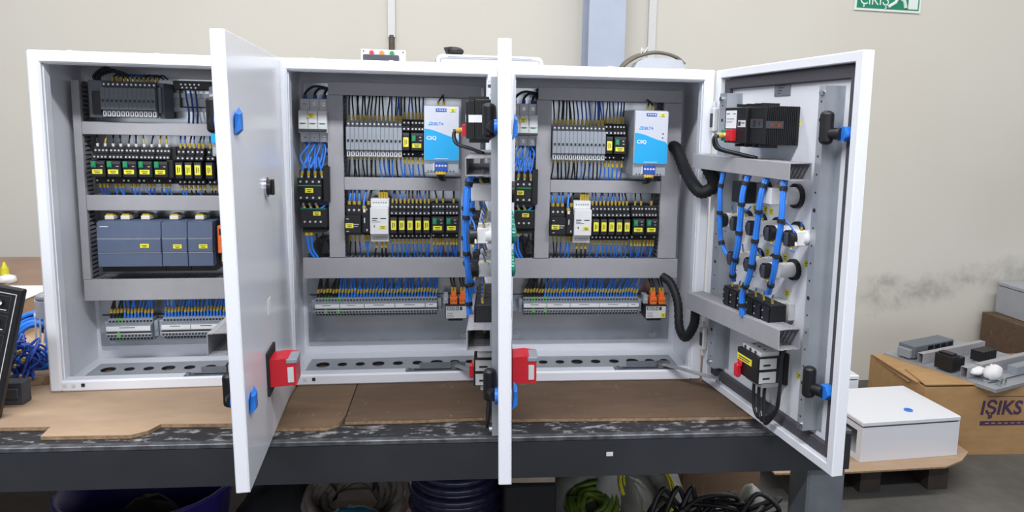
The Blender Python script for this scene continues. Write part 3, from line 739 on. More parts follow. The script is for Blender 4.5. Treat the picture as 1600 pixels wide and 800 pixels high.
for c in (1, 2):
    s = SIDE[c]; off = 0 if c == 1 else -.006
    breaker(c, .0185, .450); contactor(c, .0165, .326); overload(c, .0195, .2745)
    single('current_transformer', 'black', f'black cylinder beside the vertical duct, low in the {s} enclosure', 'transformer', lambda b: (b.cyl((0, -.006, 0), (0, -.05, 0), .016, n=20), b.ring((0, -.05, 0), (0, -1, 0), .009, .015, .003, 18)), at(c, .0525, .2435), 'black cylinders under the overload relays')
    for k in range(13):
        t = slim_module(c, .1120+k*.00815+off, .423, k, 13)
        col = ['black_wire'] if k < 8 and c == 1 or k < 6 else ['blue_dark', 'black_wire']
        wires_up(t, [-.0012, .0018] if k in (2, 4, 11, 12) else [0], .070, .054, -.055, col, -.040, sleeve=.011)
        wires_down(t, [0, .002] if k % 4 == 1 else [0], .0, .048, -.055, ['black_wire'] if k < 7 else ['blue_wire', 'black_wire', 'blue_dark'], -.040, sleeve=.006)
    t, xs, lo = relay(c, .2215+off, .4235, 0, 'top', txt='slim black relay with an upright yellow tag beside the wide one', h=.074)
    wires_up(t, xs, .074, .052, -.050, ['blue_dark', 'black_wire'], -.038); wires_down(t, lo, 0, .048, -.052, ['blue_wire'], -.038)
    t, xs, lo = relay(c, .2432+off, .4235, 1, 'top', True, .074, txt='wide black relay with a green lever left of the power supply')
    wires_up(t, xs, .074, .052, -.050, ['black_wire', 'blue_dark'], -.038); wires_down(t, lo+[0], 0, .048, -.052, ['blue_wire', 'blue_dark'], -.038)
    psu(c, .2575, .4185)
    # second row
    t = thing('phase_relay', f'black three-terminal relay at the left end of the middle row, {s} enclosure', 'relay', at(c, .1035+off*.3, .268), 'phase relays')
    part('housing', 'black', t, lambda b: (b.box(0, .031, -.058, -.0078, 0, .060, 0, .001), b.box(0, .031, -.077, -.058, .006, .041, 0, .0015)), key='phh')
    part('print_marks', 'offwhite', t, kind='stuff', fn=lambda b: (b.box(.017, .027, -.0774, -.0769, .0235, .0248), b.box(.017, .025, -.0774, -.0769, .0195, .0204), b.box(.003, .0075, -.0774, -.0769, .034, .0355), b.box(.003, .008, -.0774, -.0769, .0095, .0105)), key='phm')
    yellow_tag(t, .009, -.077, .0215, .0155, .0095); screws(t, [(.006+k*.0095, .050) for k in range(3)], -.0582, .0024)
    wires_up(t, [.006+k*.0095 for k in range(3)], .060, .036, -.052, ['blue_wire'], -.040, r=.0024, sleeve=.007); wires_down(t, [.008, .016, .024], .001, .046, -.05, ['blue_dark', 'black_wire'], -.04, r=.0014)
    t = thing('fuse_holder', f'narrow black device between the phase relay and the white relay, {s} enclosure', 'relay', at(c, .1355+off*.3, .268), 'narrow black devices')
    part('housing', 'matte_black', t, lambda b: (b.box(0, .0145, -.058, -.0078, 0, .060, 0, .001), b.box(0, .0145, -.071, -.058, .006, .046, 0, .001)), key='fuh')
    screws(t, [(.0072, .051)], -.0582, .0024); part('print_marks', 'offwhite', t, kind='stuff', fn=lambda b: (b.box(.004, .006, -.0714, -.0709, .026, .036), b.box(.0085, .0105, -.0714, -.0709, .010, .014)), key='fum')
    wire(t, [(.004, -.066, .052), (.003, -.062, .066), (.006, -.052, .085), (.006, -.04, .094)], 'blue_wire', .0024, .007); wire(t, [(.011, -.054, .060), (.012, -.054, .07), (.018, -.045, .095)], 'black_wire', .0024, .008); wires_down(t, [.004, .010], .001, .046, -.05, ['blue_wire', 'black_wire'], -.04, r=.002)
    t = thing('timer_relay', f'white relay module among black ones in the middle row of the {s} enclosure', 'relay', at(c, .1515+off*.5, .255), 'white relay modules')
    part('housing', ['white', 'offwhite', 'module_grey'], t, lambda b: (b.box(0, .0355, -.050, -.0078, 0, .086, 1, .001), b.box(0, .0355, -.062, -.050, .070, .086, 0, .001), b.box(0, .0355, -.077, -.050, .017, .070, 0, .0012), b.box(0, .0355, -.062, -.050, 0, .016, 1, .001)), key='tih')
    part('print_marks', ['ink', 'module_grey'], t, kind='stuff', fn=lambda b: (b.box(.004, .015, -.0774, -.0769, .048, .0497), b.box(.020, .031, -.0774, -.0769, .048, .0496), b.box(.004, .013, -.0774, -.0769, .0445, .0455), b.box(.004, .020, -.0774, -.0769, .0415, .0422), b.box(.0075, .0092, -.0774, -.0769, .031, .0355), [b.cyl((.006+k*.0047, -.0618, .0785), (.006+k*.0047, -.0624, .0785), .0017, n=8, mi=k > 2 and 0 or 1) for k in range(6)], [b.cyl((.006+k*.0047, -.0618, .009), (.006+k*.0047, -.0624, .009), .0017, n=8, mi=1) for k in range(6)]), key='tim')
    yellow_tag(t, .0245, -.077, .032, .0135, .0075)
    wires_up(t, [.016, .021, .026, .031], .086, .018, -.05, ['black_wire'], -.042, sleeve=.014); wires_down(t, [.010, .020, .028], .0, .034, -.05, ['black_wire'], -.042, r=.0016)
    for k in range(5):
        t, xs, lo = relay(c, .1970+k*.0159+off*.6, .2605, k, 'middle', txt=f'{ORD[k]} slim yellow-tagged relay from the left')
        wires_up(t, xs, .071, .030, -.050, ['blue_dark', 'blue_wire', 'black_wire'] if k != 0 else ['blue_dark'], -.040, r=.0016, sleeve=.009); wires_down(t, lo, .0, .040, -.052, ['blue_wire'], -.040, sleeve=.010)
    for k in range(2):
        t, xs, lo = relay(c, .2835+k*.0272+off*.4, .2615, k, 'middle', True, txt=('left' if k == 0 else 'right')+' wide relay with a green lever, right end')
        wires_up(t, xs[1:4:2] if k == 0 else xs[2:3], .071, .030, -.050, ['black_wire'], -.040, sleeve=.009); wires_down(t, [-.009, -.001, .004, .010], .0, .040, -.052, ['blue_wire', 'blue_dark'], -.040)
    u0 = .0375 if c == 1 else .0515
    terminal_strip(c, u0, u0+.244, .097, 40, (3, 7) if c == 1 else (3, 7), [((0, 8), 0), ((8, 16), 0), ((16, 26), 0), ((26, 36), 0), ((36, 40), 0)], f'long grey terminal strip below the lowest duct of the {s} enclosure', wdz=.050)
    ub = .298 if c == 1 else .3065
    t = thing('terminal_module', f'black base with white printed label and two orange plugs, {s} enclosure', 'terminal block', at(c, ub, .094), 'labelled terminal bases')
    part('housing', 'black', t, lambda b: (b.box(0, .045, -.058, -.0078, 0, .030, 0, .001), b.box(.006, .036, -.050, -.0078, -.006, 0, 0)), key='seh')
    part('label_plate', ['offwhite', 'ink'], t, lambda b: (b.box(.0015, .0435, -.0588, -.0578, .0015, .0265, 0), b.box(.003, .0275, -.0591, -.0587, .0185, .0255, 1), b.box(.0295, .0345, -.0591, -.0587, .0185, .0255, 1), b.box(.0035, .016, -.0591, -.0587, .012, .0128, 1), b.box(.0035, .016, -.0591, -.0587, .0075, .0083, 1), b.box(.0035, .018, -.0591, -.0587, .004, .0047, 1)), key='sel', label='white label with a black heading')
    text('lettering', 'SEZGİN', .0062, 'sticker_white', t, T(.0152, -.0593, .0218), .0002, bold=.00012)
    if c == 2: yellow_tag(t, .0375, -.0588, .0085, .010, .009)
    for k in range(2):
        pl = part('plug', ['orange', 'ink'], t, lambda b: (b.box(0, .0145, -.057, -.036, .030, .046, 0, .001), b.box(.002, .0125, -.052, -.038, .046, .056, 0, .001), b.box(.002, .006, -.0573, -.0568, .037, .0385, 1), b.box(.0085, .0125, -.0573, -.0568, .037, .0385, 1)), key='plugo', loc=(.010+k*.0185, 0, 0), label='orange plug connector')
        for x in (.004, .010): wire(pl, [(x, -.046, .056), (x, -.046, .064), (x-.003, -.040, .078), (x-.004, -.030, .085)], 'black_wire', .0017, .008)
    part('side_lever', ['clear_plastic', 'screw_steel'], t, lambda b: (b.box(-.004, .006, -.054, -.030, .031, .050, 0, .001), b.cyl((.001, -.054, .041), (.001, -.0555, .041), .003, n=8, mi=1)), key='sev')

# left enclosure
for k in range(12):
    t = slim_module(0, .078+k*.0078, .490, k, 12, 'io_grey', .066)
    if k > 0: wire(t, [(0, -.050, .066), (.0005, -.050, .074), (.004+random.uniform(0, .004), -.040, .080), (.008, -.02, .074)], random.choice(['blue_dark', 'blue_wire', 'black_wire']), .0015, .009)
t = thing('io_coupler', 'dark grey coupler block at the left end of the top modules, left enclosure', 'controller module', at(0, .047, .489))
part('housing', ['io_grey', 'black'], t, lambda b: (b.box(0, .026, -.060, -.0078, 0, .068, 0, .001), b.box(.008, .0245, -.066, -.060, .006, .048, 1, .0015)))
for k in range(3): wire(t, [(.006+k*.004, -.045, .068), (.006+k*.006, -.047, .078), (.028+k*.008, -.050, .092-.003*k), (.052+k*.007, -.050, .078), (.055+k*.007, -.05, .068)], 'black_wire', .0026, 0)
t = thing('end_bracket', 'dark grey end bracket right of the top modules, left enclosure', 'end bracket', at(0, .1685, .489))
part('housing', 'io_grey', t, lambda b: (b.box(0, .008, -.058, -.0078, 0, .066, 0, .001), b.box(0, .006, -.066, -.058, .010, .058, 0, .001)))
t = thing('relay_socket', 'black relay socket frame with three blue wires at the upper right, left enclosure', 'socket', at(0, .186, .510))
part('terminal_head', 'black', t, lambda b: b.box(-.003, .066, -.028, -.0003, .035, .052, 0, .001))
part('frame', 'black', t, lambda b: (b.box(.002, .0045, -.010, -.0003, .001, .035), b.box(.058, .0605, -.010, -.0003, .001, .035), b.box(.0045, .058, -.010, -.0003, .001, .0035)))
screws(t, [(.012+k*.008, .045) for k in range(5)]+[(.014+k*.008, .039) for k in range(4)], -.0282, .0018)
for k in range(3): wire(t, [(.018+k*.009, -.024, .036), (.019+k*.009, -.022, .020), (.021+k*.008, -.018, -.008), (.022+k*.008, -.025, -.030)], 'blue_dark', .0019, .0)
yellow_tag(CAB[0], .178, PL-.0003, .506, .012, .007, label='yellow marker tag stuck on the plate')
for k in range(6):
    t, xs, lo = relay(0, .063+k*.0272, .366, k, 'second', True, .069, txt=f'{ORD[k]} wide green-lever relay from the left') if k < 5 else (None, None, None)
    if t is None: continue
    wires_up(t, xs[::2], .069, .030, -.050, ['ferrule', 'black_wire'], -.040, sleeve=.006, sl='ferrule_white'); wires_down(t, [-.008, -.001, .005], .0, .030, -.052, ['blue_wire', 'blue_dark'], -.040, sleeve=.008)
for k in range(4):
    t, xs, lo = relay(0, .2035+k*.0166+(k == 3)*.004, .364, k, 'second', False, .070, txt=f'{ORD[k]} slim yellow-tagged relay from the left')
    wires_up(t, xs, .070, .030, -.050, ['blue_dark', 'black_wire'], -.040, sleeve=.010); wires_down(t, lo, .0, .034, -.052, ['blue_wire', 'black_wire'], -.040, sleeve=.010)
t = thing('relay', 'black blank relay block between the wide and slim relays, left enclosure', 'relay', at(0, .1860, .366))
part('socket', 'matte_black', t, lambda b: (b.box(-.007, .007, -.055, -.0078, 0, .069, 0, .001), b.box(-.006, .006, -.072, -.055, .012, .046, 0, .001)))
t = thing('interface_module', 'pale grey slim interface module beside the door edge, left enclosure', 'module', at(0, .270, .366))
part('housing', ['module_grey', 'offwhite'], t, lambda b: (b.box(0, .016, -.060, -.0078, 0, .068, 0, .001), b.box(.003, .006, -.0606, -.0598, .010, .058, 1)))
for k, (u0, w_, n) in enumerate(((.055, .1125, 'widest'), (.168, .0458, 'middle'), (.2143, .0455, 'right-hand'))):
    t = thing('controller_module', f'{n} grey-blue controller module in the left enclosure', 'controller module', at(0, u0, .208), 'grey-blue controller modules')
    part('housing', 'plc_blue', t, lambda b, w_=w_: (b.box(.0003, w_-.0003, -.068, -.0078, .002, .088, 0, .001), b.prism([(-.068, .0015), (-.080, .003), (-.080, .028), (-.068, .0285)], 'yz', .0006, w_-.0006), b.box(.0006, w_-.0006, -.0815, -.068, .0295, .0555, 0, .0012), b.prism([(-.068, .0565), (-.080, .0570), (-.078, .0865), (-.068, .089)], 'yz', .0006, w_-.0006)))
    part('groove', 'module_grey', t, lambda b, w_=w_: (b.box(.001, w_-.001, -.0812, -.079, .0282, .0297), b.box(.001, w_-.001, -.0812, -.079, .0553, .0568)), label='pale seams')
    part('base_strip', 'black', t, lambda b, w_=w_: b.box(.0003, w_-.0003, -.064, -.0078, -.010, .0018))
    for x in ((.014, .042, .078) if k == 0 else (.016,)):
        part('connector', ['ferrule_white', 'ferrule'], t, lambda b: (b.box(-.008, .008, -.058, -.02, .089, .097, 0, .001), b.box(-.006, .006, -.056, -.03, .097, .100, 1)), key='plcc', loc=(x, 0, 0))
    yellow_tag(t, w_*.74 if k == 0 else w_*.62, -.0815, .0425 if k == 0 else .041, .0155, .008)
    if k == 0: part('print_marks', 'sticker_white', t, lambda b: b.box(.006, .020, -.0798, -.0785, .078, .0795))
t = thing('orange_relay', 'narrow orange-fronted relay beside the controller modules, left enclosure', 'relay', at(0, .266, .210))
part('housing', 'black', t, lambda b: b.box(0, .020, -.060, -.0078, 0, .086, 0, .001))
part('front', ['orange', 'ink'], t, lambda b: (b.box(.001, .017, -.076, -.060, .024, .078, 0, .0015), b.box(.004, .012, -.0765, -.0758, .060, .072, 1), b.cyl((.008, -.0758, .050), (.008, -.0765, .050), .0014, n=8, mi=1)), label='orange front cap')
yellow_tag(t, .008, -.0602, .012, .010, .014, True)
psu(0, .2725, .444)
terminal_strip(0, .047, .1285, .053, 13, (3,), [((0, 13), 0)], 'lower grey terminal strip at the left of the left enclosure', blackn=4, wdz=.046)
terminal_strip(0, .1475, .3600, .0540, 35, (), [((0, 9), 0), ((9, 19), 0), ((19, 35), 0)], 'long grey terminal strip with white lids in the left enclosure', blackn=0, wdz=.046)

# ------------------------------------------------------------------ things mounted on the doors
def od(c, l, v): return DM[c] @ T(l, .0172, v)
PD = ['', 'edge-on middle', 'wide open right']
def yellow_sticker(c, l, v): part('sticker', ['tag', 'ink'], DOOR[c], lambda b: (b.box(-.006, .006, -.0008, 0, -.0055, .0055, 0), b.box(-.003, .004, -.001, -.0008, .001, .0022, 1), b.box(-.002, .002, -.001, -.0008, -.0026, -.0012, 1)), key='stk', loc=(l, .0172, v), label='small yellow sticker')
def bundle(c, path, label, r=.0062, ties=4, tails=()):
    t = thing('cable_bundle', label, 'cable', od(c, path[0][0], path[0][2]), 'blue wire bundles on the doors')
    o = Vector((path[0][0], 0, path[0][2])); P = [Vector(p)-o for p in path]
    B = bez(P, 6); n = len(B)
    def fn(b):
        for k in range(7):
            a = 2*math.pi*k/6; d = Vector((math.cos(a), math.sin(a), 0))*(r*.62 if k < 6 else 0)
            b.tube([p+d*(1+.10*math.sin(i*.35+2*k)) for i, p in enumerate(B)], r*.44, 5)
    part('wires', 'blue_wire', t, fn, kind='stuff')
    for k in range(ties):
        i = int((k+.5)*n/ties); i = min(i, n-2); d = (B[i+1]-B[i-1]).normalized()
        part('cable_tie', 'matte_black', t, lambda b, i=i, d=d: (b.cyl(B[i]-d*.003, B[i]+d*.003, r*1.3, n=9), b.box(B[i].x+r*.6, B[i].x+r*1.9, B[i].y-.003, B[i].y+.001, B[i].z-.002, B[i].z+.002)))
    for tl in tails:
        wire(t, [Vector(p)-o for p in tl][::-1], 'blue_wire', .0014, .008)
    return t
def lamp(c, l, v, lab):
    t = thing('pilot_lamp', lab, 'pilot lamp', od(c, l, v), 'pilot lamps on the doors')
    part('nut', 'matte_black', t, lambda b: b.ring((0, -.0006, 0), (0, -1, 0), .0118, .0170, .006, 18), key='lnut', label='black fixing nut')
    part('body', ['white', 'module_grey'], t, lambda b: (b.cyl((0, -.0005, 0), (0, -.034, 0), .0120, n=16), b.box(-.0095, .0095, -.046, -.030, -.0105, .0115, 0, .001), [b.cyl((x, -.020, .0095), (x, -.0205, .0112), .0014, n=6, mi=1) for x in (-.004, .004)]), key='lbody')
    part('contact_block', ['black', 'dark_grey'], t, lambda b: (b.cyl((0, -.046, 0), (0, -.056, 0), .0125, n=10), b.box(-.0045, .0045, -.059, -.044, -.011, .009, 1, .001), b.box(-.011, .011, -.053, -.047, -.004, .004)), key='lcb')
    part('lens', ['black', 'lamp_green'], t, lambda b: (b.cyl((0, .0015, 0), (0, .0035, 0), .0145, n=18), b.cyl((0, .0035, 0), (0, .0075, 0), .0125, .0115, 18, 1), b.ellipsoid((0, .0075, 0), (.0114, .003, .0114), 14, 6, 1)), key='llens', label='green lens outside the door')
    wire(t, [(.006, -.036, .010), (.007, -.037, .018), (.010, -.040, .026)], 'blue_wire', .0013, .007)
    wire(t, [(.004, -.050, -.010), (.006, -.052, -.016), (.012, -.050, -.018)], 'blue_wire', .0013, .007)
    return t
def main_switch(c):
    t = thing('main_switch', f'red-handled black main switch near the bottom of the {["left", "middle", "right"][c]} door', 'switch', od(c, .225, .110), 'main switches on the doors')
    part('housing', ['black', 'matte_black'], t, lambda b: (b.box(-.033, .030, -.074, -.0008, -.022, .022, 0, .0015), b.box(-.036, .033, -.010, -.0008, -.026, .026, 1, .001), b.box(-.038, -.032, -.070, -.050, .012, .020, 1), b.box(-.038, -.032, -.070, -.050, -.016, -.008, 1)), key='msh')
    part('side_cover', ['offwhite', 'ink'], t, lambda b: (b.box(.030, .0312, -.070, -.030, .003, .020, 0), b.box(.030, .0312, -.070, -.030, -.020, -.002, 0), b.box(.0312, .0315, -.062, -.045, .008, .011, 1), b.box(.0312, .0315, -.062, -.045, -.014, -.011, 1)), key='mss', label='pale grey terminal cover')
    tb = part('terminal_block', 'white', t, lambda b: b.box(-.028, .026, -.066, -.020, .022, .029, 0, .001), key='mst', label='white terminals on top'); part('terminal_block', 'offwhite', t, lambda b: b.box(-.022, .026, -.060, -.016, -.030, -.022, 0, .001), key='mst2', label='pale terminals underneath')
    part('terminal_screws', 'dark_grey', tb, lambda b: [b.cyl((-.019+k*.0155, -.0655, .0255), (-.019+k*.0155, -.067, .0255), .0032, n=8) for k in range(3)]+[b.cyl((-.019+k*.0155, -.045, .0285), (-.019+k*.0155, -.045, .0294), .0032, n=8) for k in range(3)], kind='stuff', key='mts')
    part('warning_tag', ['tag', 'ink'], t, lambda b: (b.box(-.031, .012, -.0755, -.074, .002, .0125, 0, .0003), b.box(-.026, .008, -.0758, -.0754, .0082, .0098, 1), b.box(-.026, .004, -.0758, -.0754, .0048, .0062, 1)), key='msw', label='yellow warning strip')
    part('lever', 'red', t, lambda b: (b.box(-.029, -.017, -.086, -.074, -.026, -.004, 0, .002), b.box(-.026, -.014, -.080, -.074, -.008, .002, 0, .002)), key='msl', label='red inner lever')
    hd = part('handle_plate', 'matte_black', t, lambda b: b.box(-.030, .030, .0015, .0054, -.034, .034, 0, .001), key='mhp', label='black plate outside the door')
    part('handle', ['red', 'module_grey', 'offwhite'], t, lambda b: (b.prism([(.0054, -.021), (.0054, .021), (.024, .0225), (.043, .020), (.043, -.020)], 'yz', -.020, .024, 0), b.box(-.014, .0255, .029, .045, .0145, .0215, 1, .001), b.box(.0240, .0250, .0305, .0395, -.015, .009, 2, .0009)), key='mhd', label='red rotary handle outside the door')
    part('cable', 'black', t, lambda b: [b.tube(bez([(x, -.040, -.028), (x+.001, -.042, -.050), (x+.010, -.046, -.078-.003*k), (x+.030-.006*k, -.046, -.086), (.048, -.040, -.060), (.050, -.036, -.020), (.046, -.030, .030), (.044, -.012, .052)], 5), .0034, 6) for k, x in enumerate((-.017, -.0015, .014))], key='msc', label='black cables looping under the switch')
    for ch in t.children:
        if not ch.name.startswith('handle'): ch.scale = (1, .74, 1)
    return t
def door_items(c):
    dn = 'middle' if c == 1 else 'right'
    t = thing('operator_panel', f'black operator panel back with white labels at the top of the {dn} door', 'operator panel', od(c, .187, .498) @ Matrix.Diagonal((.6, 1, 1, 1)), 'operator panels on the doors')
    def shell(b):
        b.box(-.094, .096, -.050, -.0005, -.030, .030, 0, .001); b.box(-.094, .020, -.066, -.050, -.029, .029, 0, .0012); b.box(.020, .096, -.060, -.050, -.029, .029, 0, .0012)
        for k in range(17): b.box(.0962, .0985, -.060+k*.0033, -.0582+k*.0033, -.029, .029, 0)
        for x in (-.050, .0, .040, .070):
            for z in (.030, -.0345): b.box(x, x+.008, -.060, -.030, z, z+.0045, 0)
    part('housing', ['black', 'dark_grey'], t, shell, key='oph')
    part('label_plate', ['sticker_white', 'ink'], t, lambda b: (b.box(-.085, -.030, -.067, -.0658, -.005, .024, 0), b.box(-.080, -.066, -.0673, -.067, .018, .0195, 1), b.box(-.046, -.034, -.0673, -.067, .018, .0192, 1), b.box(-.080, -.040, -.0673, -.067, .010, .0107, 1), b.box(-.080, -.050, -.0673, -.067, .005, .0057, 1)), key='opl', label='white type label')
    part('small_label', ['offwhite', 'ink'], t, lambda b: (b.box(-.020, .017, -.0668, -.0658, -.003, .008, 0), b.box(-.018, -.006, -.067, -.0668, -.001, .006, 1), b.box(-.002, .014, -.067, -.0668, .003, .0045, 1)), key='ops')
    part('card_slot', ['dark_grey', 'copper', 'ink'], t, lambda b: (b.box(.026, .086, -.0608, -.0598, -.004, .010, 0), b.box(.040, .052, -.0612, -.0606, -.002, .008, 2), b.box(.065, .072, -.0612, -.0606, .000, .006, 2), b.box(.026, .086, -.0611, -.0607, .008, .0088, 1)), key='opc')
    part('side_label', ['sticker_white' if c == 1 else 'dark_grey', 'copper'], t, lambda b: (b.box(.0982, .0998, -.060, -.030, -.004, .007), b.box(.0997, .1002, -.052, -.046, -.002, .004, 1 if c == 2 else 0), b.box(.0997, .1002, -.040, -.034, -.002, .004, 1 if c == 2 else 0)), label='label on the ribbed end')
    part('green_plug', 'green', t, lambda b: b.box(-.088, -.064, -.074, -.060, -.026, -.007, 0, .001), key='opg', label='green plug connector')
    part('red_plug', 'red', t, lambda b: b.box(-.063, -.030, -.074, -.060, -.026, -.007, 0, .001), key='opr', label='red plug connector')
    for k in range(2):
        wire(t, [(-.080+k*.014, -.074, -.016), (-.082+k*.012, -.088, -.020), (-.080+k*.02, -.084, -.038), (-.050+k*.02, -.060, -.046), (.0+k*.01, -.040, -.052)], 'black_wire', .0030, .010)
    yellow_sticker(c, .331-.09, .503)
    part('nameplate', ['nameplate', 'ink'], DOOR[c], lambda b: (b.box(0, .044, -.0014, 0, 0, .026, 0), [b.box(.010, .034-.004*k, -.0016, -.0014, .0205-k*.0042, .0218-k*.0042, 1) for k in range(5)]), key='nmp', loc=(.172, .0168, .546), label='grey metal type plate')
    for k, l in enumerate((.113, .157, .208, .261, .312)): lamp(c, l, .334, f'{ORD[k]} lamp from the hinges, upper lamp row of the {PD[c]} door')
    for k, l in enumerate((.154, .208, .257)): lamp(c, l, .274, f'{ORD[k]} lamp from the hinges, lower lamp row of the {PD[c]} door')
    t = thing('selector_switch', f'selector switch with a large black contact block under the upper duct, {dn} door', 'switch', od(c, .165, .388), 'selector switches on the doors')
    part('nut', 'dark_grey', t, lambda b: b.ring((0, -.0006, 0), (0, -1, 0), .010, .019, .005, 18), key='snut')
    part('body', 'module_grey', t, lambda b: (b.cyl((0, -.0005, 0), (0, -.022, 0), .0165, n=16), b.box(-.017, .017, -.030, -.020, -.0165, .0165, 0, .001)), key='sbody')
    part('contact_block', ['black', 'screw_steel'], t, lambda b: (b.box(-.0175, .0175, -.056, -.030, -.0175, .0175, 0, .0015), [b.cyl((-.0172, -.036-k*.009, z), (-.0181, -.036-k*.009, z), .0014, n=6, mi=1) for k in range(2) for z in (-.008, .004)]), key='scb')
    part('knob', ['chrome', 'black'], t, lambda b: (b.cyl((0, .0015, 0), (0, .005, 0), .0155, n=20), b.cyl((0, .005, 0), (0, .0105, 0), .012, n=16, mi=1), b.box(-.004, .004, .010, .0145, -.012, .012, 1, .001)), key='sknob', label='black knob with a chrome ring outside the door')
    wire(t, [(.0, -.045, .0175), (.0, -.046, .026), (.004, -.04, .034)], 'blue_wire', .0014, .008); wire(t, [(.0, -.045, -.0175), (.002, -.046, -.026), (.012, -.044, -.030), (.022, -.042, -.022)], 'blue_wire', .0014, .008)
    t = thing('buzzer', f'white round buzzer body in a wide black ring below the upper duct, {dn} door', 'buzzer', od(c, .252, .390), 'buzzers on the doors')
    part('nut', 'black', t, lambda b: b.ring((0, -.0006, 0), (0, -1, 0), .013, .0195, .006, 20), key='bnut'); part('body', ['white', 'module_grey'], t, lambda b: (b.cyl((0, -.0005, 0), (0, -.026, 0), .014, n=16), b.box(-.013, .013, -.056, -.026, -.012, .013, 0, .001), [b.cyl((-.0128, -.032-k*.015, z), (-.0136, -.032-k*.015, z), .0016, n=6, mi=1) for k in range(2) for z in (-.005, .006)]), key='bbody')
    part('grille', 'black', t, lambda b: b.cyl((0, .0015, 0), (0, .008, 0), .0155, n=18), key='bgr'); wire(t, [(.008, -.040, .013), (.010, -.043, .020), (.020, -.046, .028)], 'blue_wire', .0014, .008)
    for g, l in enumerate((.163, .238)):
        t = thing('push_button', f'{"hinge-side" if g == 0 else "lock-side"} group of three black contact blocks above the lower duct, {dn} door', 'switch', od(c, l, .205), 'contact block groups on the doors')
        part('collar', 'offwhite', t, lambda b: (b.box(-.018, .018, -.022, -.0006, -.017, .017, 0, .002), b.box(.018, .026, -.012, -.0006, -.012, .016, 0, .001)), key='pbc')
        for k in range(3):
            p = part('contact_block', ['black', 'screw_steel'], t, lambda b: (b.box(-.0115, .0115, -.050, -.022, -.017, .017, 0, .001), b.box(-.0095, .0095, -.053, -.050, -.013, .013, 0, .001), [b.cyl((-.006, -.0528, z), (-.006, -.0538, z), .0014, n=6, mi=1) for z in (-.006, .006)]), key='pbb', loc=((k-1)*.0238, 0, 0))
            wire(p, [(0, -.040, .017), (0, -.041, .025), (.004, -.042, .032)], 'blue_wire', .0013, .009)
            if k != 1: wire(p, [(0, -.040, -.017), (0, -.040, -.023), (.004, -.036, -.028)], 'ferrule', .0016, .006)
        part('button', 'black', t, lambda b: b.cyl((0, .0015, 0), (0, .0045, 0), .0145, n=18), key='pbk')
    dy = -.060
    bundle(c, [(.116, -.055, .418), (.116, dy, .390), (.118, dy, .360), (.119, dy, .335), (.120, dy+.004, .300), (.138, dy+.006, .278)], f'blue wire bundle nearest the hinges, hanging from the upper duct, {dn} door', .0042, 3)
    bundle(c, [(.196, -.055, .418), (.197, dy-.004, .390), (.197, dy-.006, .350), (.193, dy-.006, .300), (.177, dy-.003, .262), (.168, dy+.004, .238)], f'blue wire bundle second from the hinges, dropping to black contact blocks, {dn} door', .0048, 5)
    bundle(c, [(.249, -.055, .418), (.250, dy-.004, .390), (.247, dy-.006, .340), (.241, dy-.006, .300), (.228, dy-.003, .258), (.212, dy-.004, .226), (.213, dy-.002, .190)], f'blue wire bundle third from the hinges, running into the lower duct, {dn} door', .0048, 6)
    bundle(c, [(.296, -.055, .418), (.302, dy, .392), (.304, dy-.002, .352), (.298, dy-.002, .312), (.290, dy, .275), (.270, dy+.006, .240)], f'blue wire bundle nearest the locks, hanging from the upper duct, {dn} door', .0045, 4, [[(.299, dy, .365), (.315, dy+.01, .350), (.322, dy+.012, .330)]])
    for l, v in ((.131, .357), (.182, .357), (.178, .288), (.229, .288), (.285, .288), (.165, .358), (.240, .232), (.285, .110)): yellow_sticker(c, l, v)
for c in range(3): main_switch(c)
door_items(1); door_items(2)
t = thing('selector_switch', 'black selector with a chrome ring on the outside of the left door', 'switch', od(0, .192, .388), 'selector switches on the doors')
part('nut', 'dark_grey', t, None, key='snut'); part('body', 'module_grey', t, None, key='sbody'); part('contact_block', 'black', t, None, key='scb'); part('knob', 'chrome', t, None, key='sknob', label='black knob with a chrome ring outside the door')
part('maker_label', 'sticker_white', DOOR[0], lambda b: b.box(-.012, .012, .0186, .0191, -.012, .012), loc=(.208, 0, .205), label='small white label outside the door')

# flexible conduits between the right enclosure and its door
def hose(pts, label, r=.011):
    P = bez(pts, 9); o = P[0]
    def fn(b):
        rr = [r*(1.0 if i % 2 else .88) for i in range(len(P))]; b.tube([p-o for p in P], rr, 12)
    return single('cable_conduit', 'conduit_black', label, 'conduit', fn, CM[2] @ T(*o), 'black conduits to the right door')
dl = door_matrix(2)
hose([(.350, .115, .455), (.355, .095, .448), (.359, .050, .412), (.360, -.010, .384), (.371, -.030, .374), (.388, -.040, .391), dl @ Vector((.040, -.030, .424)), dl @ Vector((.060, -.030, .432))], 'black conduit looping from the upper right corner to the door duct, right enclosure', .0125)
hose([(.340, .112, .185), (.355, .096, .172), (.363, .070, .140), (.357, .030, .098), (.361, .0, .087), (.369, -.020, .116), dl @ Vector((.022, -.030, .146)), dl @ Vector((.030, -.030, .156))], 'black conduit looping down from the low duct to the door, right enclosure', .0095)

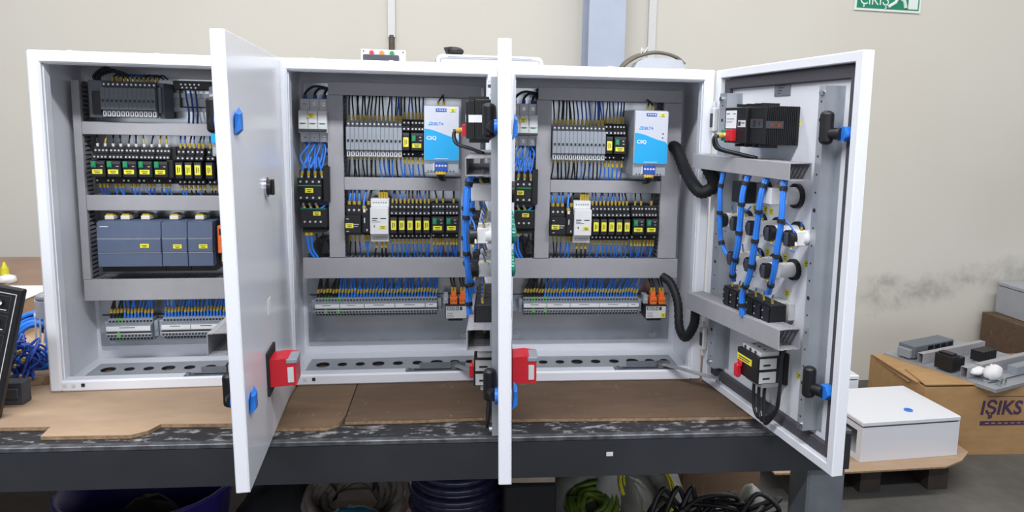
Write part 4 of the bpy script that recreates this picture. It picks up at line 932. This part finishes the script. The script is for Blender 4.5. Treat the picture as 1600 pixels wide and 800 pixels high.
# ------------------------------------------------------------------ things lying on top of the enclosures
t = thing('indicator_plate', 'small white plate with red, amber and green lights on the middle enclosure top', 'indicator', CM[1] @ T(.176, .135, .6))
part('plate', ['offwhite', 'ink'], t, lambda b: (b.box(-.043, .043, -.002, 0, .004, .032, 0, .0006), b.cyl((-.038, -.0018, .028), (-.038, -.0024, .028), .0015, n=8, mi=1), b.cyl((.038, -.0018, .028), (.038, -.0024, .028), .0015, n=8, mi=1)))
part('base', 'dark_grey', t, lambda b: b.box(-.038, .030, -.012, .03, 0, .0215, 0, .001))
for k, (x, m) in enumerate(((-.0225, 'indicator_red'), (-.003, 'indicator_amber'), (.0165, 'indicator_green'))):
    part('light', [m, 'chrome'], t, lambda b, x=x: (b.cyl((x, -.002, .0255), (x, -.006, .0255), .0043, n=12), b.ring((x, -.002, .0255), (0, -1, 0), .0043, .0050, .002, 12, 1)), label=['red light', 'amber light', 'green light'][k])
t = thing('plastic_tray', 'white rounded plastic tray lying across the middle and right enclosures', 'tray', T(.3865, .150, .601))
def rr(x0, x1, z0, z1, r): return [(x0, z0), (x1, z0)] + [(x1-r+r*math.cos(a), z1-r+r*math.sin(a)) for a in [k*math.pi/8 for k in range(5)]] + [(x0+r+r*math.cos(a), z1-r+r*math.sin(a)) for a in [math.pi/2+k*math.pi/8 for k in range(5)]]
part('shell', ['white', 'module_grey'], t, lambda b: (b.prism(rr(-.108, .108, 0, .028, .012), 'xz', 0, .06, 0), b.prism(rr(-.111, -.1085, 0, .020, .001), 'xz', .01, .05, 1)))
part('rim', 'module_grey', t, lambda b: (b.tube([(-.100, -.0006, .004), (-.100, -.0006, .018), (-.096, -.0006, .0205), (.096, -.0006, .0205), (.100, -.0006, .018), (.100, -.0006, .004)], .0011, 5), b.tube([(-.085, -.0004, .0235), (.085, -.0004, .0235)], .0008, 5)))
t = thing('computer_mouse', 'black computer mouse on the white tray', 'mouse', T(.314, .165, .630))
part('shell', 'black', t, lambda b: (b.ellipsoid((.002, .010, .007), (.018, .030, .009), 18, 10), b.prism([(-.021, .013), (-.016, .001), (.006, .0), (.017, .001), (.019, .008), (.005, .0145), (-.008, .0150)], 'xz', -.006, .02)))
part('wheel', 'chrome', t, lambda b: b.cyl((.0125, -.007, .0105), (.0125, -.005, .0105), .0016, n=8))
t = thing('lamp_cover', 'pale grey domed cover lying on the right enclosure', 'cover', T(.738, .145, .598))
part('dome', ['grey_box', 'duct'], t, lambda b: (b.prism([(-.062, 0), (.066, 0), (.058, .018), (.048, .034), (.02, .0375), (-.03, .0365), (-.046, .028)], 'xz', 0, .06, 0), b.box(-.07, .072, -.002, .062, 0, .0035, 1, .001)))
def cab_coil(b):
    for k in range(4):
        z = .001*k; b.tube(bez([(-.085, -.004+.003*k, .005), (-.068, .004+.004*k, .022+z), (-.040, .010+.006*k, .038+z), (.0, .012+.007*k, .047+z-.001*(k % 2)), (.038, .010+.006*k, .040+z), (.058, .004+.004*k, .024+z)], 6), .0036, 6)
t = single('cable', 'cable_grey', 'dark grey cables looped over the domed cover on the right enclosure', 'cable', cab_coil, T(.738, .150, .601))
t = single('cable_tie', 'offwhite', 'pale bent cable tie sticking up above the domed cover', 'cable tie', lambda b: (b.tube([(-.004, 0, -.004), (-.002, 0, .010)], .0012, 5), b.tube([(.001, 0, -.003), (.008, 0, .006), (.010, 0, .010)], .0014, 5), b.tube([(-.004, 0, .002), (.004, .002, .006)], .0012, 5)), T(.708, .168, .648))
t = thing('plastic_tube', 'short white plastic tube lying left of the domed cover', 'tube', T(.622, .105, .606) @ RZ(.15))
part('wall', ['white', 'ink'], t, lambda b: (b.cyl((0, 0, .001), (.050, .03, -.001), .0055, n=14), b.cyl((-.0003, -.0002, .001), (.0001, .0001, .001), .0037, n=12, mi=1)))
single('paper_scrap', 'offwhite', 'small white crumpled strip on the right enclosure front edge', 'scrap', lambda b: b.tube(bez([(0, 0, .002), (.012, .003, .005), (.022, 0, .002), (.034, .004, .004)], 4), .0022, 5), T(.652, .075, .6005))

# ------------------------------------------------------------------ left end of the bench and the bench behind
t = thing('control_panel', 'black panel with four lit push buttons leaning at the left end of the bench', 'control panel', T(-.4145, -.118, .012) @ RY(.215) @ RX(-.06))
part('board', ['black', 'dark_grey'], t, lambda b: (b.box(-.24, 0, 0, .012, -.011, .205, 0, .002), b.box(-.24, -.012, .012, .03, -.006, .16, 1, .002)))
def outline(b, x0, x1, z0, z1, q=.0009):
    for a in ((x0, x1, z0, z0+q), (x0, x1, z1-q, z1), (x0, x0+q, z0+q, z1-q), (x1-q, x1, z0+q, z1-q)): b.box(a[0], a[1], -.0005, .0002, a[2], a[3])
part('printed_frame', 'offwhite', t, lambda b: outline(b, -.22, -.008, .006, .196, .0011), label='thin white printed border')
for k in range(4):
    z = .178-.032*k
    lt = part('push_button', ['dark_grey', 'led_white', ('chrome', 'chrome', 'chrome', 'indicator_red')[k]], t, lambda b: (outline(b, -.015, .012, -.014, .013, .0008), b.box(-.010, -.0002, -.004, .0002, -.005, .005, 0, .001), b.cyl((-.002, -.004, .001), (-.002, -.0065, .001), .0046, n=12, mi=2), b.cyl((.001, -.0065, .0015), (.001, -.0075, .0015), .0023, n=8, mi=1), b.box(-.008, .008, -.0006, .0002, -.0105, -.0095, 1)), loc=(-.027, 0, z))
t = thing('terminal_case', 'dark grey terminal case behind the black panel', 'terminal case', T(-.415, -.075, 0))
part('housing', 'dark_grey', t, lambda b: (b.box(-.06, .002, .02, .045, .0, .040, 0, .002), b.box(-.05, -.004, .016, .02, .012, .030, 0, .001)))
def coil(name, label, M, R, r, m, turns=7, jit=.35, n=30, cat='wire coil', group=None, tie='matte_black'):
    """a hank of wire: several separate turns lying side by side, bound by ties"""
    t = thing(name, label, cat, M, group)
    def fn(b):
        random.seed(hash(label) % 1000 if False else len(label))
        for k in range(turns):
            a0 = random.random()*6; dr = random.uniform(-1, 1)*r*.75; dz = random.uniform(-1, 1)*r*.7; q = r*.30
            b.tube([((R+dr+r*jit*.5*math.sin(3*a+a0))*math.cos(a), (R+dr+r*jit*.5*math.sin(3*a+a0))*math.sin(a), dz+r*jit*.6*math.sin(2*a+a0)) for a in [2*math.pi*i/n for i in range(n)]], q, 5, closed=True)
    part('turns', m, t, fn, kind='stuff')
    for a in (.6, 2.7, 4.6): part('tie', tie, t, lambda b, a=a: b.torus((R*math.cos(a), R*math.sin(a), 0), (-math.sin(a), math.cos(a), 0), r*1.05, r*.10, 14, 5))
    return t
coil('wire_coil', 'blue wire hank standing between the black panel and the left enclosure', T(-.478, .105, .062) @ RX(1.25) @ RZ(.3), .040, .017, 'blue_wire', 16)
t = thing('tangled_wires', 'loose blue wires with yellow ends hanging behind the black panel', 'wires', T(-.462, .03, .01))
def tangle(b):
    random.seed(5)
    for k in range(16):
        P = [(random.uniform(-.03, .02), random.uniform(-.02, .03), .004)]
        for j in range(4): P.append((random.uniform(-.035, .03), random.uniform(-.02, .03), random.uniform(.01, .085)))
        b.tube(bez(P, 5), .0022, 5)
part('wires', 'blue_dark', t, tangle, kind='stuff')
def ends(b):
    random.seed(9)
    for k in range(10): x, y, z = random.uniform(-.03, .025), random.uniform(-.026, -.018), random.uniform(.01, .08); b.cyl((x, y, z), (x+.004, y-.004, z+.006), .0024, n=6)
part('wire_ends', 'ferrule', t, ends, kind='stuff')
t = thing('plastic_cup', 'translucent bluish plastic sleeve above the blue wires', 'sleeve', T(-.447, .09, .118))
part('wall', 'clear_plastic', t, lambda b: (b.ring((0, 0, 0), (.1, -.2, 1), .014, .016, .034, 16), b.ellipsoid((.002, -.004, .037), (.015, .014, .008), 12, 6)))
for k in range(4): wire(t, [(-.012+k*.008, -.012, .002), (-.010+k*.008, -.016, -.02), (-.012+k*.007, -.014, -.05)], 'clear_plastic', .0016, 0)
card('folded tan cardboard flap left of the left enclosure', [(-.60, -.02), (-.42, .045), (-.42, .12), (-.60, .30)], .0004, .016, 'card_tan')
b2 = thing('back_bench', 'low brown-topped bench behind the left enclosure by the wall', 'bench', T(-1.1, 1.0, 0))
part('bench_top', 'bench_wood', b2, lambda b: b.box(-1.3, .62, 0, .58, -.07, -.05, 0, .003))
for z in (-.085, -.118): part('rail', 'rail_red', b2, lambda b, z=z: b.box(-1.3, .62, .004, .03, z-.010, z+.008, 0, .004), label='dark red rail')
for x in (-1.2, .55): part('leg', 'rail_red', b2, lambda b, x=x: b.box(x, x+.04, .05, .09, FZ, -.072, 0, .002))
t = thing('squeeze_bottle', 'small yellow bottle on the brown bench at the left edge', 'bottle', T(-1.19, 1.24, -.05))
part('bottle_body', 'yellow_wire', t, lambda b: b.cyl((0, 0, 0), (0, 0, .026), .014, .011, 14)); part('nozzle', 'yellow_wire', t, lambda b: b.cyl((0, 0, .026), (0, 0, .046), .009, .003, 12))
single('cloth', 'white', 'small white crumpled cloth on the brown bench at the left edge', 'cloth', lambda b: b.ellipsoid((0, 0, .012), (.030, .022, .016), 12, 7, 0, .18), T(-1.115, 1.12, -.05))
t = thing('carton', 'pale carton standing behind the blue wires left of the enclosures', 'carton', T(-.80, .30, -.0066))
part('carton_body', 'card_tan', t, lambda b: b.box(-.10, .16, 0, .20, 0, .085, 0, .002)); part('lid', 'white', t, lambda b: b.box(-.102, .162, -.002, .202, .0855, .0885, 0, .001))

# ------------------------------------------------------------------ under the bench: on the lower shelf
SZ = -.487
t = thing('plastic_tub', 'purple plastic tub under the left end of the bench', 'tub', T(-.33, .20, SZ))
def tub(b):
    n = 28; pr = [(.12, .004), (.155, .10), (.168, .20), (.176, .204), (.176, .209), (.164, .206), (.150, .10), (.115, .010)]; vs = []
    for r, z in pr:
        for k in range(n): a = 2*math.pi*k/n; vs.append((r*math.cos(a), r*math.sin(a)*.9, z))
    b.add(vs, [(j*n+k, j*n+(k+1) % n, (j+1)*n+(k+1) % n, (j+1)*n+k) for j in range(len(pr)-1) for k in range(n)], 0, True)
    b.add(vs[:n], [tuple(range(n))[::-1]]); b.add(vs[-n:], [tuple(range(n))])
part('tub_body', 'purple', t, tub)
single('plastic_bag', 'matte_black', 'crumpled dark plastic bag lying in the purple tub', 'bag', lambda b: b.ellipsoid((0, 0, .09), (.075, .07, .085), 18, 10, 0, .07), T(-.32, .17, SZ+.012))
single('plastic_bag', 'matte_black', 'glossy black plastic bag between the tub and the pale coil under the bench', 'bag', lambda b: b.ellipsoid((0, 0, .105), (.105, .10, .105), 22, 12, 0, .07), T(-.045, .20, SZ))
coil('wire_coil', 'pale grey cable coil lying tilted below the middle enclosure', T(.105, .16, SZ+.168) @ RX(.32), .076, .030, 'coil_beige', 26, cat='wire coil', group='cable coils under the bench')
single('carton', 'card_dark', 'brown carton carrying the pale coil on the lower shelf', 'carton', lambda b: b.box(-.09, .09, .06, .22, 0, .095, 0, .002), T(.105, .07, SZ))
single('plastic_bag', 'teal_plastic', 'teal plastic bag in front of the pale cable coil', 'bag', lambda b: b.ellipsoid((0, 0, .075), (.085, .05, .080), 20, 10, 0, .05), T(.115, .052, SZ+.055))
single('carton', 'card_dark', 'low brown carton under the teal bag on the lower shelf', 'carton', lambda b: b.box(-.08, .08, -.04, .006, 0, .054, 0, .002), T(.115, .052, SZ))
t = thing('cable_reel', 'dark glossy cable wound on a red-rimmed reel under the bench', 'cable reel', T(.325, .14, SZ))
part('flange', 'red', t, lambda b: (b.cyl((0, 0, .12), (0, 0, .13), .115, n=30)), label='red lower flange'); part('stand', 'matte_black', t, lambda b: b.cyl((0, 0, 0), (0, 0, .12), .08, n=20))
part('winding', 'navy_wire', t, lambda b: [b.torus((0, 0, .137+.0125*k), (random.uniform(-.03, .03), random.uniform(-.03, .03), 1), .088+random.uniform(-.006, .008), .0105, 30, 8) for k in range(10)], kind='stuff')
part('core', 'navy_wire', t, lambda b: b.cyl((0, 0, .13), (0, 0, .255), .078, n=24))
t = single('wood_strip', 'wood_strip', 'pale wooden strip lying under the beam right of the dark reel', 'strip', lambda b: b.box(-.035, .075, 0, .012, 0, .014, 0, .001), T(.440, -.01, -.206) @ RY(.03))
single('carton', 'matte_black', 'black carton under the pale wooden strip', 'carton', lambda b: b.box(-.02, .085, .0, .16, 0, .258, 0, .003), T(.438, .02, SZ))
t = coil('wire_coil', 'yellow-green wire coil in a clear bag under the right enclosure', T(.610, .075, SZ+.172) @ RX(.50) @ RY(-.1), .038, .022, 'yellowgreen', 24, group='cable coils under the bench')
part('wrapping', 'bag_grey', t, lambda b: (random.seed(3), b.torus((0, 0, .004), (0, 0, 1), .082, .027, 36, 12, 0, .75, .10), b.ellipsoid((0, 0, -.016), (.07, .07, .006), 18, 6, 0, .04)), label='cloudy plastic wrapping')
t = coil('wire_coil', 'white-wrapped yellow wire coil leaning under the right enclosure', T(.738, .105, SZ+.196) @ RX(.72) @ RY(.35), .066, .008, 'yellow_wire', 4, group='cable coils under the bench')
part('wrapping', 'plastic_bag', t, lambda b: (random.seed(4), b.torus((0, 0, -.026), (0, 0, 1), .080, .033, 36, 12, 0, .8, .10), b.ellipsoid((0, 0, -.04), (.06, .06, .008), 16, 6, 0, .04)), label='white plastic wrapping')
single('carton', 'card_dark', 'brown carton behind the two wrapped coils', 'carton', lambda b: b.box(-.19, .16, .0, .30, 0, .080, 0, .003), T(.70, .035, SZ))
single('carton', 'card_brown', 'tilted brown cardboard carton below the bench right end', 'carton', lambda b: b.box(-.10, .11, 0, .22, 0, .16, 0, .003), T(.985, .32, SZ+.012) @ RY(.10))
def cables(b):
    random.seed(11)
    for k in range(11):
        x0 = random.uniform(-.12, -.02); P = [(x0, .0, .0)]
        for j in range(3): P.append((x0+.07*(j+1)+random.uniform(-.03, .03), random.uniform(-.03, .03), random.uniform(.005, .075)))
        P.append((random.uniform(.10, .17), .02, random.uniform(0, .03))); b.tube(bez(P, 6), .0052, 6)
    for k in range(3): b.tube(bez([(-.09+.02*k, -.01, .0), (-.085+.03*k, -.01, .05), (-.06+.03*k, 0, .095), (-.03+.02*k, 0, .06)], 6), .0055, 6)
t = thing('cable_pile', 'tangle of thick black cables under the bench right end', 'cables', T(.80, .0, SZ+.155)); part('cables', 'black', t, cables, kind='stuff')
single('carton', 'pallet_dark', 'dark carton under the tangle of black cables', 'carton', lambda b: b.box(-.13, .22, -.035, .034, 0, .150, 0, .003), T(.80, .0, SZ))
single('plastic_bag', 'plastic_bag', 'white plastic bag corner beside the black cables at the bench leg', 'bag', lambda b: b.ellipsoid((0, 0, .10), (.035, .04, .10), 14, 9, 0, .07), T(.965, .075, SZ+.01))

# ------------------------------------------------------------------ right of the bench, on the floor
p = thing('pallet', 'dark wooden pallet under the small white enclosure', 'pallet', T(1.62, 1.115, FZ))
for x in (0, .29, .58): part('block_rail', 'pallet_dark', p, lambda b, x=x: b.box(x, x+.085, 0, .80, .001, .095))
for k in range(5): part('deck_board', 'pallet_dark', p, lambda b, k=k: b.box(-.02, .68, .0+k*.165, .13+k*.165, .0955, .1165, 0, .002))
def encl_card(b):
    b.prism([(-.10, 0), (.20, -.015), (.60, -.008), (.70, .035), (.78, .10), (.80, .50), (-.10, .50)], 'xy', 0, .007, 0)
    P = [(-.10, 0), (.20, -.015), (.60, -.008), (.70, .035), (.78, .10)]
    for (x0, y0), (x1, y1) in zip(P, P[1:]): b.add([(x0, y0-.0006, .0006), (x1, y1-.0006, .0006), (x1, y1-.0006, .0064), (x0, y0-.0006, .0064)], [(0, 1, 2, 3)], 1)
single('cardboard_sheet', ['card_tan', 'card_edge'], 'tan cardboard sheet on the pallet under the small white enclosure', 'cardboard', encl_card, T(1.63, 1.07, FZ+.1168))
def small_enclosure(M, label, WW, DD, HH, hole):
    t = thing('small_enclosure', label, 'enclosure', M, 'small white enclosures on the pallet')
    def shell(b):
        q = .003
        b.box(0, WW, 0, q, 0, HH, 0, .001); b.box(0, WW, DD-q, DD, 0, HH); b.box(WW-q, WW, q, DD-q, 0, HH); b.box(q, WW-q, q, DD-q, 0, q)
        if hole:
            b.box(0, q, q, .03, 0, HH); b.box(0, q, DD-.04, DD-q, 0, HH); b.box(0, q, .03, DD-.04, 0, .022); b.box(0, q, .03, DD-.04, HH-.022, HH)
        else: b.box(0, q, q, DD-q, 0, HH)
    part('enclosure_body', 'paint', t, shell)
    part('lid', 'paint', t, lambda b: b.box(-.002, WW+.002, -.002, DD+.002, HH+.004, HH+.024, 0, .004))
    part('lid_seal', 'gasket', t, lambda b: b.box(.006, WW-.006, .006, DD-.006, HH, HH+.004))
    if hole: part('lid_lock', 'film_blue', t, lambda b: (b.ring((WW*.60, DD*.24, HH+.024), (0, 0, 1), .007, .017, .004, 18), b.cyl((WW*.60, DD*.24, HH+.0241), (WW*.60, DD*.24, HH+.026), .007, n=12)), label='blue lock')
    return t
small_enclosure(T(1.905, 1.122, FZ+.124) @ RZ(.06), 'small white enclosure lying on its back with a blue lock on its lid', .437, .335, .142, True)
small_enclosure(T(1.70, 1.56, FZ+.124), 'white enclosure lid behind the small enclosure with the blue lock', .455, .14, .165, False)

t = thing('cardboard_box', 'large brown cardboard box with purple printing on the floor at the right', 'box', T(2.362, 1.395, FZ) @ RZ(-.05))
BW, BD, BH = .80, .44, .315
part('box_body', 'card_box', t, lambda b: (b.box(0, BW, 0, .006, 0, BH), b.box(0, BW, BD-.006, BD, 0, BH), b.box(0, .006, .006, BD-.006, 0, BH), b.box(BW-.006, BW, .006, BD-.006, 0, BH), b.box(.006, BW-.006, .006, BD-.006, 0, .006)))
part('flap', ['card_box', 'card_edge'], t, lambda b: (b.prism([(-.012, .05), (.20, .06), (.22, .40), (-.004, .42)], 'xy', BH+.0006, BH+.006, 0), b.add([(-.0126, .05, BH+.001), (-.0046, .42, BH+.001), (-.0046, .42, BH+.0056), (-.0126, .05, BH+.0056)], [(0, 3, 2, 1)], 1)))
part('flap', ['card_box', 'card_edge'], t, lambda b: (b.prism([(-.018, .10), (.20, .10), (.20, .43), (.004, .44)], 'xy', BH-.014, BH-.009, 0), b.add([(-.0186, .10, BH-.0136), (.0034, .44, BH-.0136), (.0034, .44, BH-.0094), (-.0186, .10, BH-.0094)], [(0, 3, 2, 1)], 1)))
part('flap', 'card_box', t, lambda b: b.prism([(0, 0), (BW, 0), (BW, .20), (.03, .20)], 'xy', BH+.0066, BH+.012))
text('lettering', 'IŞIKS', .088, 'print_purple', t, T(.262, -.0008, .214), .0005, 'LEFT', shear=.12, bold=.0022, sx=.98)
part('printed_bar', ['print_purple', 'card_box'], t, lambda b: (b.box(.268, .60, -.001, 0, .136, .156, 0), [b.box(.292+.03*k, .309+.03*k, -.0014, -.0009, .144, .1485, 1) for k in range(10)], b.box(.29, .60, -.001, 0, .2675, .2700, 0)), label='purple printed bar with tiny letters')
PM = T(2.62, 1.30, FZ+.330) @ RZ(math.radians(20))
t = thing('mounting_plate', 'loose galvanised mounting plate with ducts lying on the cardboard box', 'mounting plate', PM)
part('sheet', 'galv', t, lambda b: (b.box(0, .56, 0, .54, 0, .0025), b.box(0, .56, 0, .0025, -.012, -.0001), b.box(0, .0025, .0026, .54, -.012, -.0001)))
def pduct(x0, x1, y0, y1, h):
    o = part('wiring_duct', ['duct', 'duct_side'], t, lambda b: (b.box(x0, x1, y0, y1, h-.0015, h, 0), b.box(x0, x1, y0+.001, y1-.001, .0026, .005, 1), b.box(x0+.0005, x1, y0, y0+.0012, .005, h-.0016), b.box(x0+.0005, x1, y1-.0012, y1, .005, h-.0016)))
pduct(.012, .50, .345, .372, .052); pduct(.012, .10, .135, .165, .052); pduct(.11, .52, .135, .165, .052)
for k, y in enumerate((.43, .24, .075)): part('din_rail', 'galv', t, lambda b, y=y: (b.box(.05, .53, y-.0175, y+.0175, .009, .0102), b.box(.05, .53, y-.010, y+.010, .0026, .009)))
t2 = thing('controller_module', 'dark grey module block at the back of the loose mounting plate', 'controller module', PM @ T(.03, .400, .0104))
part('housing', ['io_grey', 'black'], t2, lambda b: (b.box(0, .30, 0, .085, .0, .058, 0, .002), [b.box(.10+k*.05, .14+k*.05, -.002, .0, .030, .050, 1) for k in range(4)]))
part('end_terminals', 'module_grey', t2, lambda b: b.box(-.022, -.0004, .01, .075, 0, .042, 0, .002))
t2 = thing('contactor', 'black contactor block at the front left of the loose mounting plate', 'contactor', PM @ T(.012, .205, .0104))
part('housing', 'black', t2, lambda b: (b.box(0, .055, 0, .085, 0, .070, 0, .003), b.box(.056, .105, .005, .080, 0, .056, 0, .003), b.box(.010, .048, .01, .075, .070, .078, 0, .002)))
t2 = thing('relay', 'row of black relays on the middle rail of the loose mounting plate', 'relay', PM @ T(.28, .225, .0104))
for k in range(5): part('relay_block', 'black', t2, lambda b, k=k: b.box(k*.022, .0205+k*.022, 0, .06, 0, .05, 0, .001))
t2 = thing('terminal_strip', 'grey terminal row on the front rail of the loose mounting plate', 'terminal block', PM @ T(.25, .055, .0104))
part('terminals', 'module_grey', t2, lambda b: [b.box(k*.008, k*.008+.0072, 0, .042, 0, .036) for k in range(30)], kind='stuff')
t2 = thing('tissue', 'crumpled white tissue on the front corner of the loose mounting plate', 'tissue', PM @ T(.10, .075, .0104))
part('sheet', 'tissue', t2, lambda b: (random.seed(2), b.ellipsoid((0, .0, .030), (.048, .032, .034), 16, 9, 0, .13), b.ellipsoid((-.02, .055, .022), (.05, .03, .018), 14, 7, 0, .14)))
for k in range(2):
    t2 = single('mounting_clip', 'chrome', ['left', 'right'][k]+' bright metal clip at the front edge of the loose mounting plate', 'clip', lambda b: (b.box(0, .012, 0, .022, .0, .0015), b.box(0, .012, 0, .0015, .0015, .026), b.box(0, .012, .0015, .018, .0245, .026)), PM @ T(.058+k*.032, .016, .0026), 'metal clips on the loose plate')
t = thing('carton', 'brown carton against the wall at the right edge carrying a grey box', 'carton', T(3.33, 1.88, FZ)); part('carton_body', 'card_dark', t, lambda b: b.box(0, .55, 0, .38, 0, .405, 0, .003))
t = thing('grey_box', 'pale grey metal box at the right edge, standing on a carton', 'box', T(3.40, 1.91, FZ+.4055))
part('box_body', 'grey_box', t, lambda b: b.box(0, .45, 0, .34, 0, .155, 0, .004)); part('lid', 'grey_box', t, lambda b: b.box(-.003, .453, -.003, .343, .158, .180, 0, .004)); part('seal', 'gasket', t, lambda b: b.box(.008, .44, .006, .33, .155, .158))
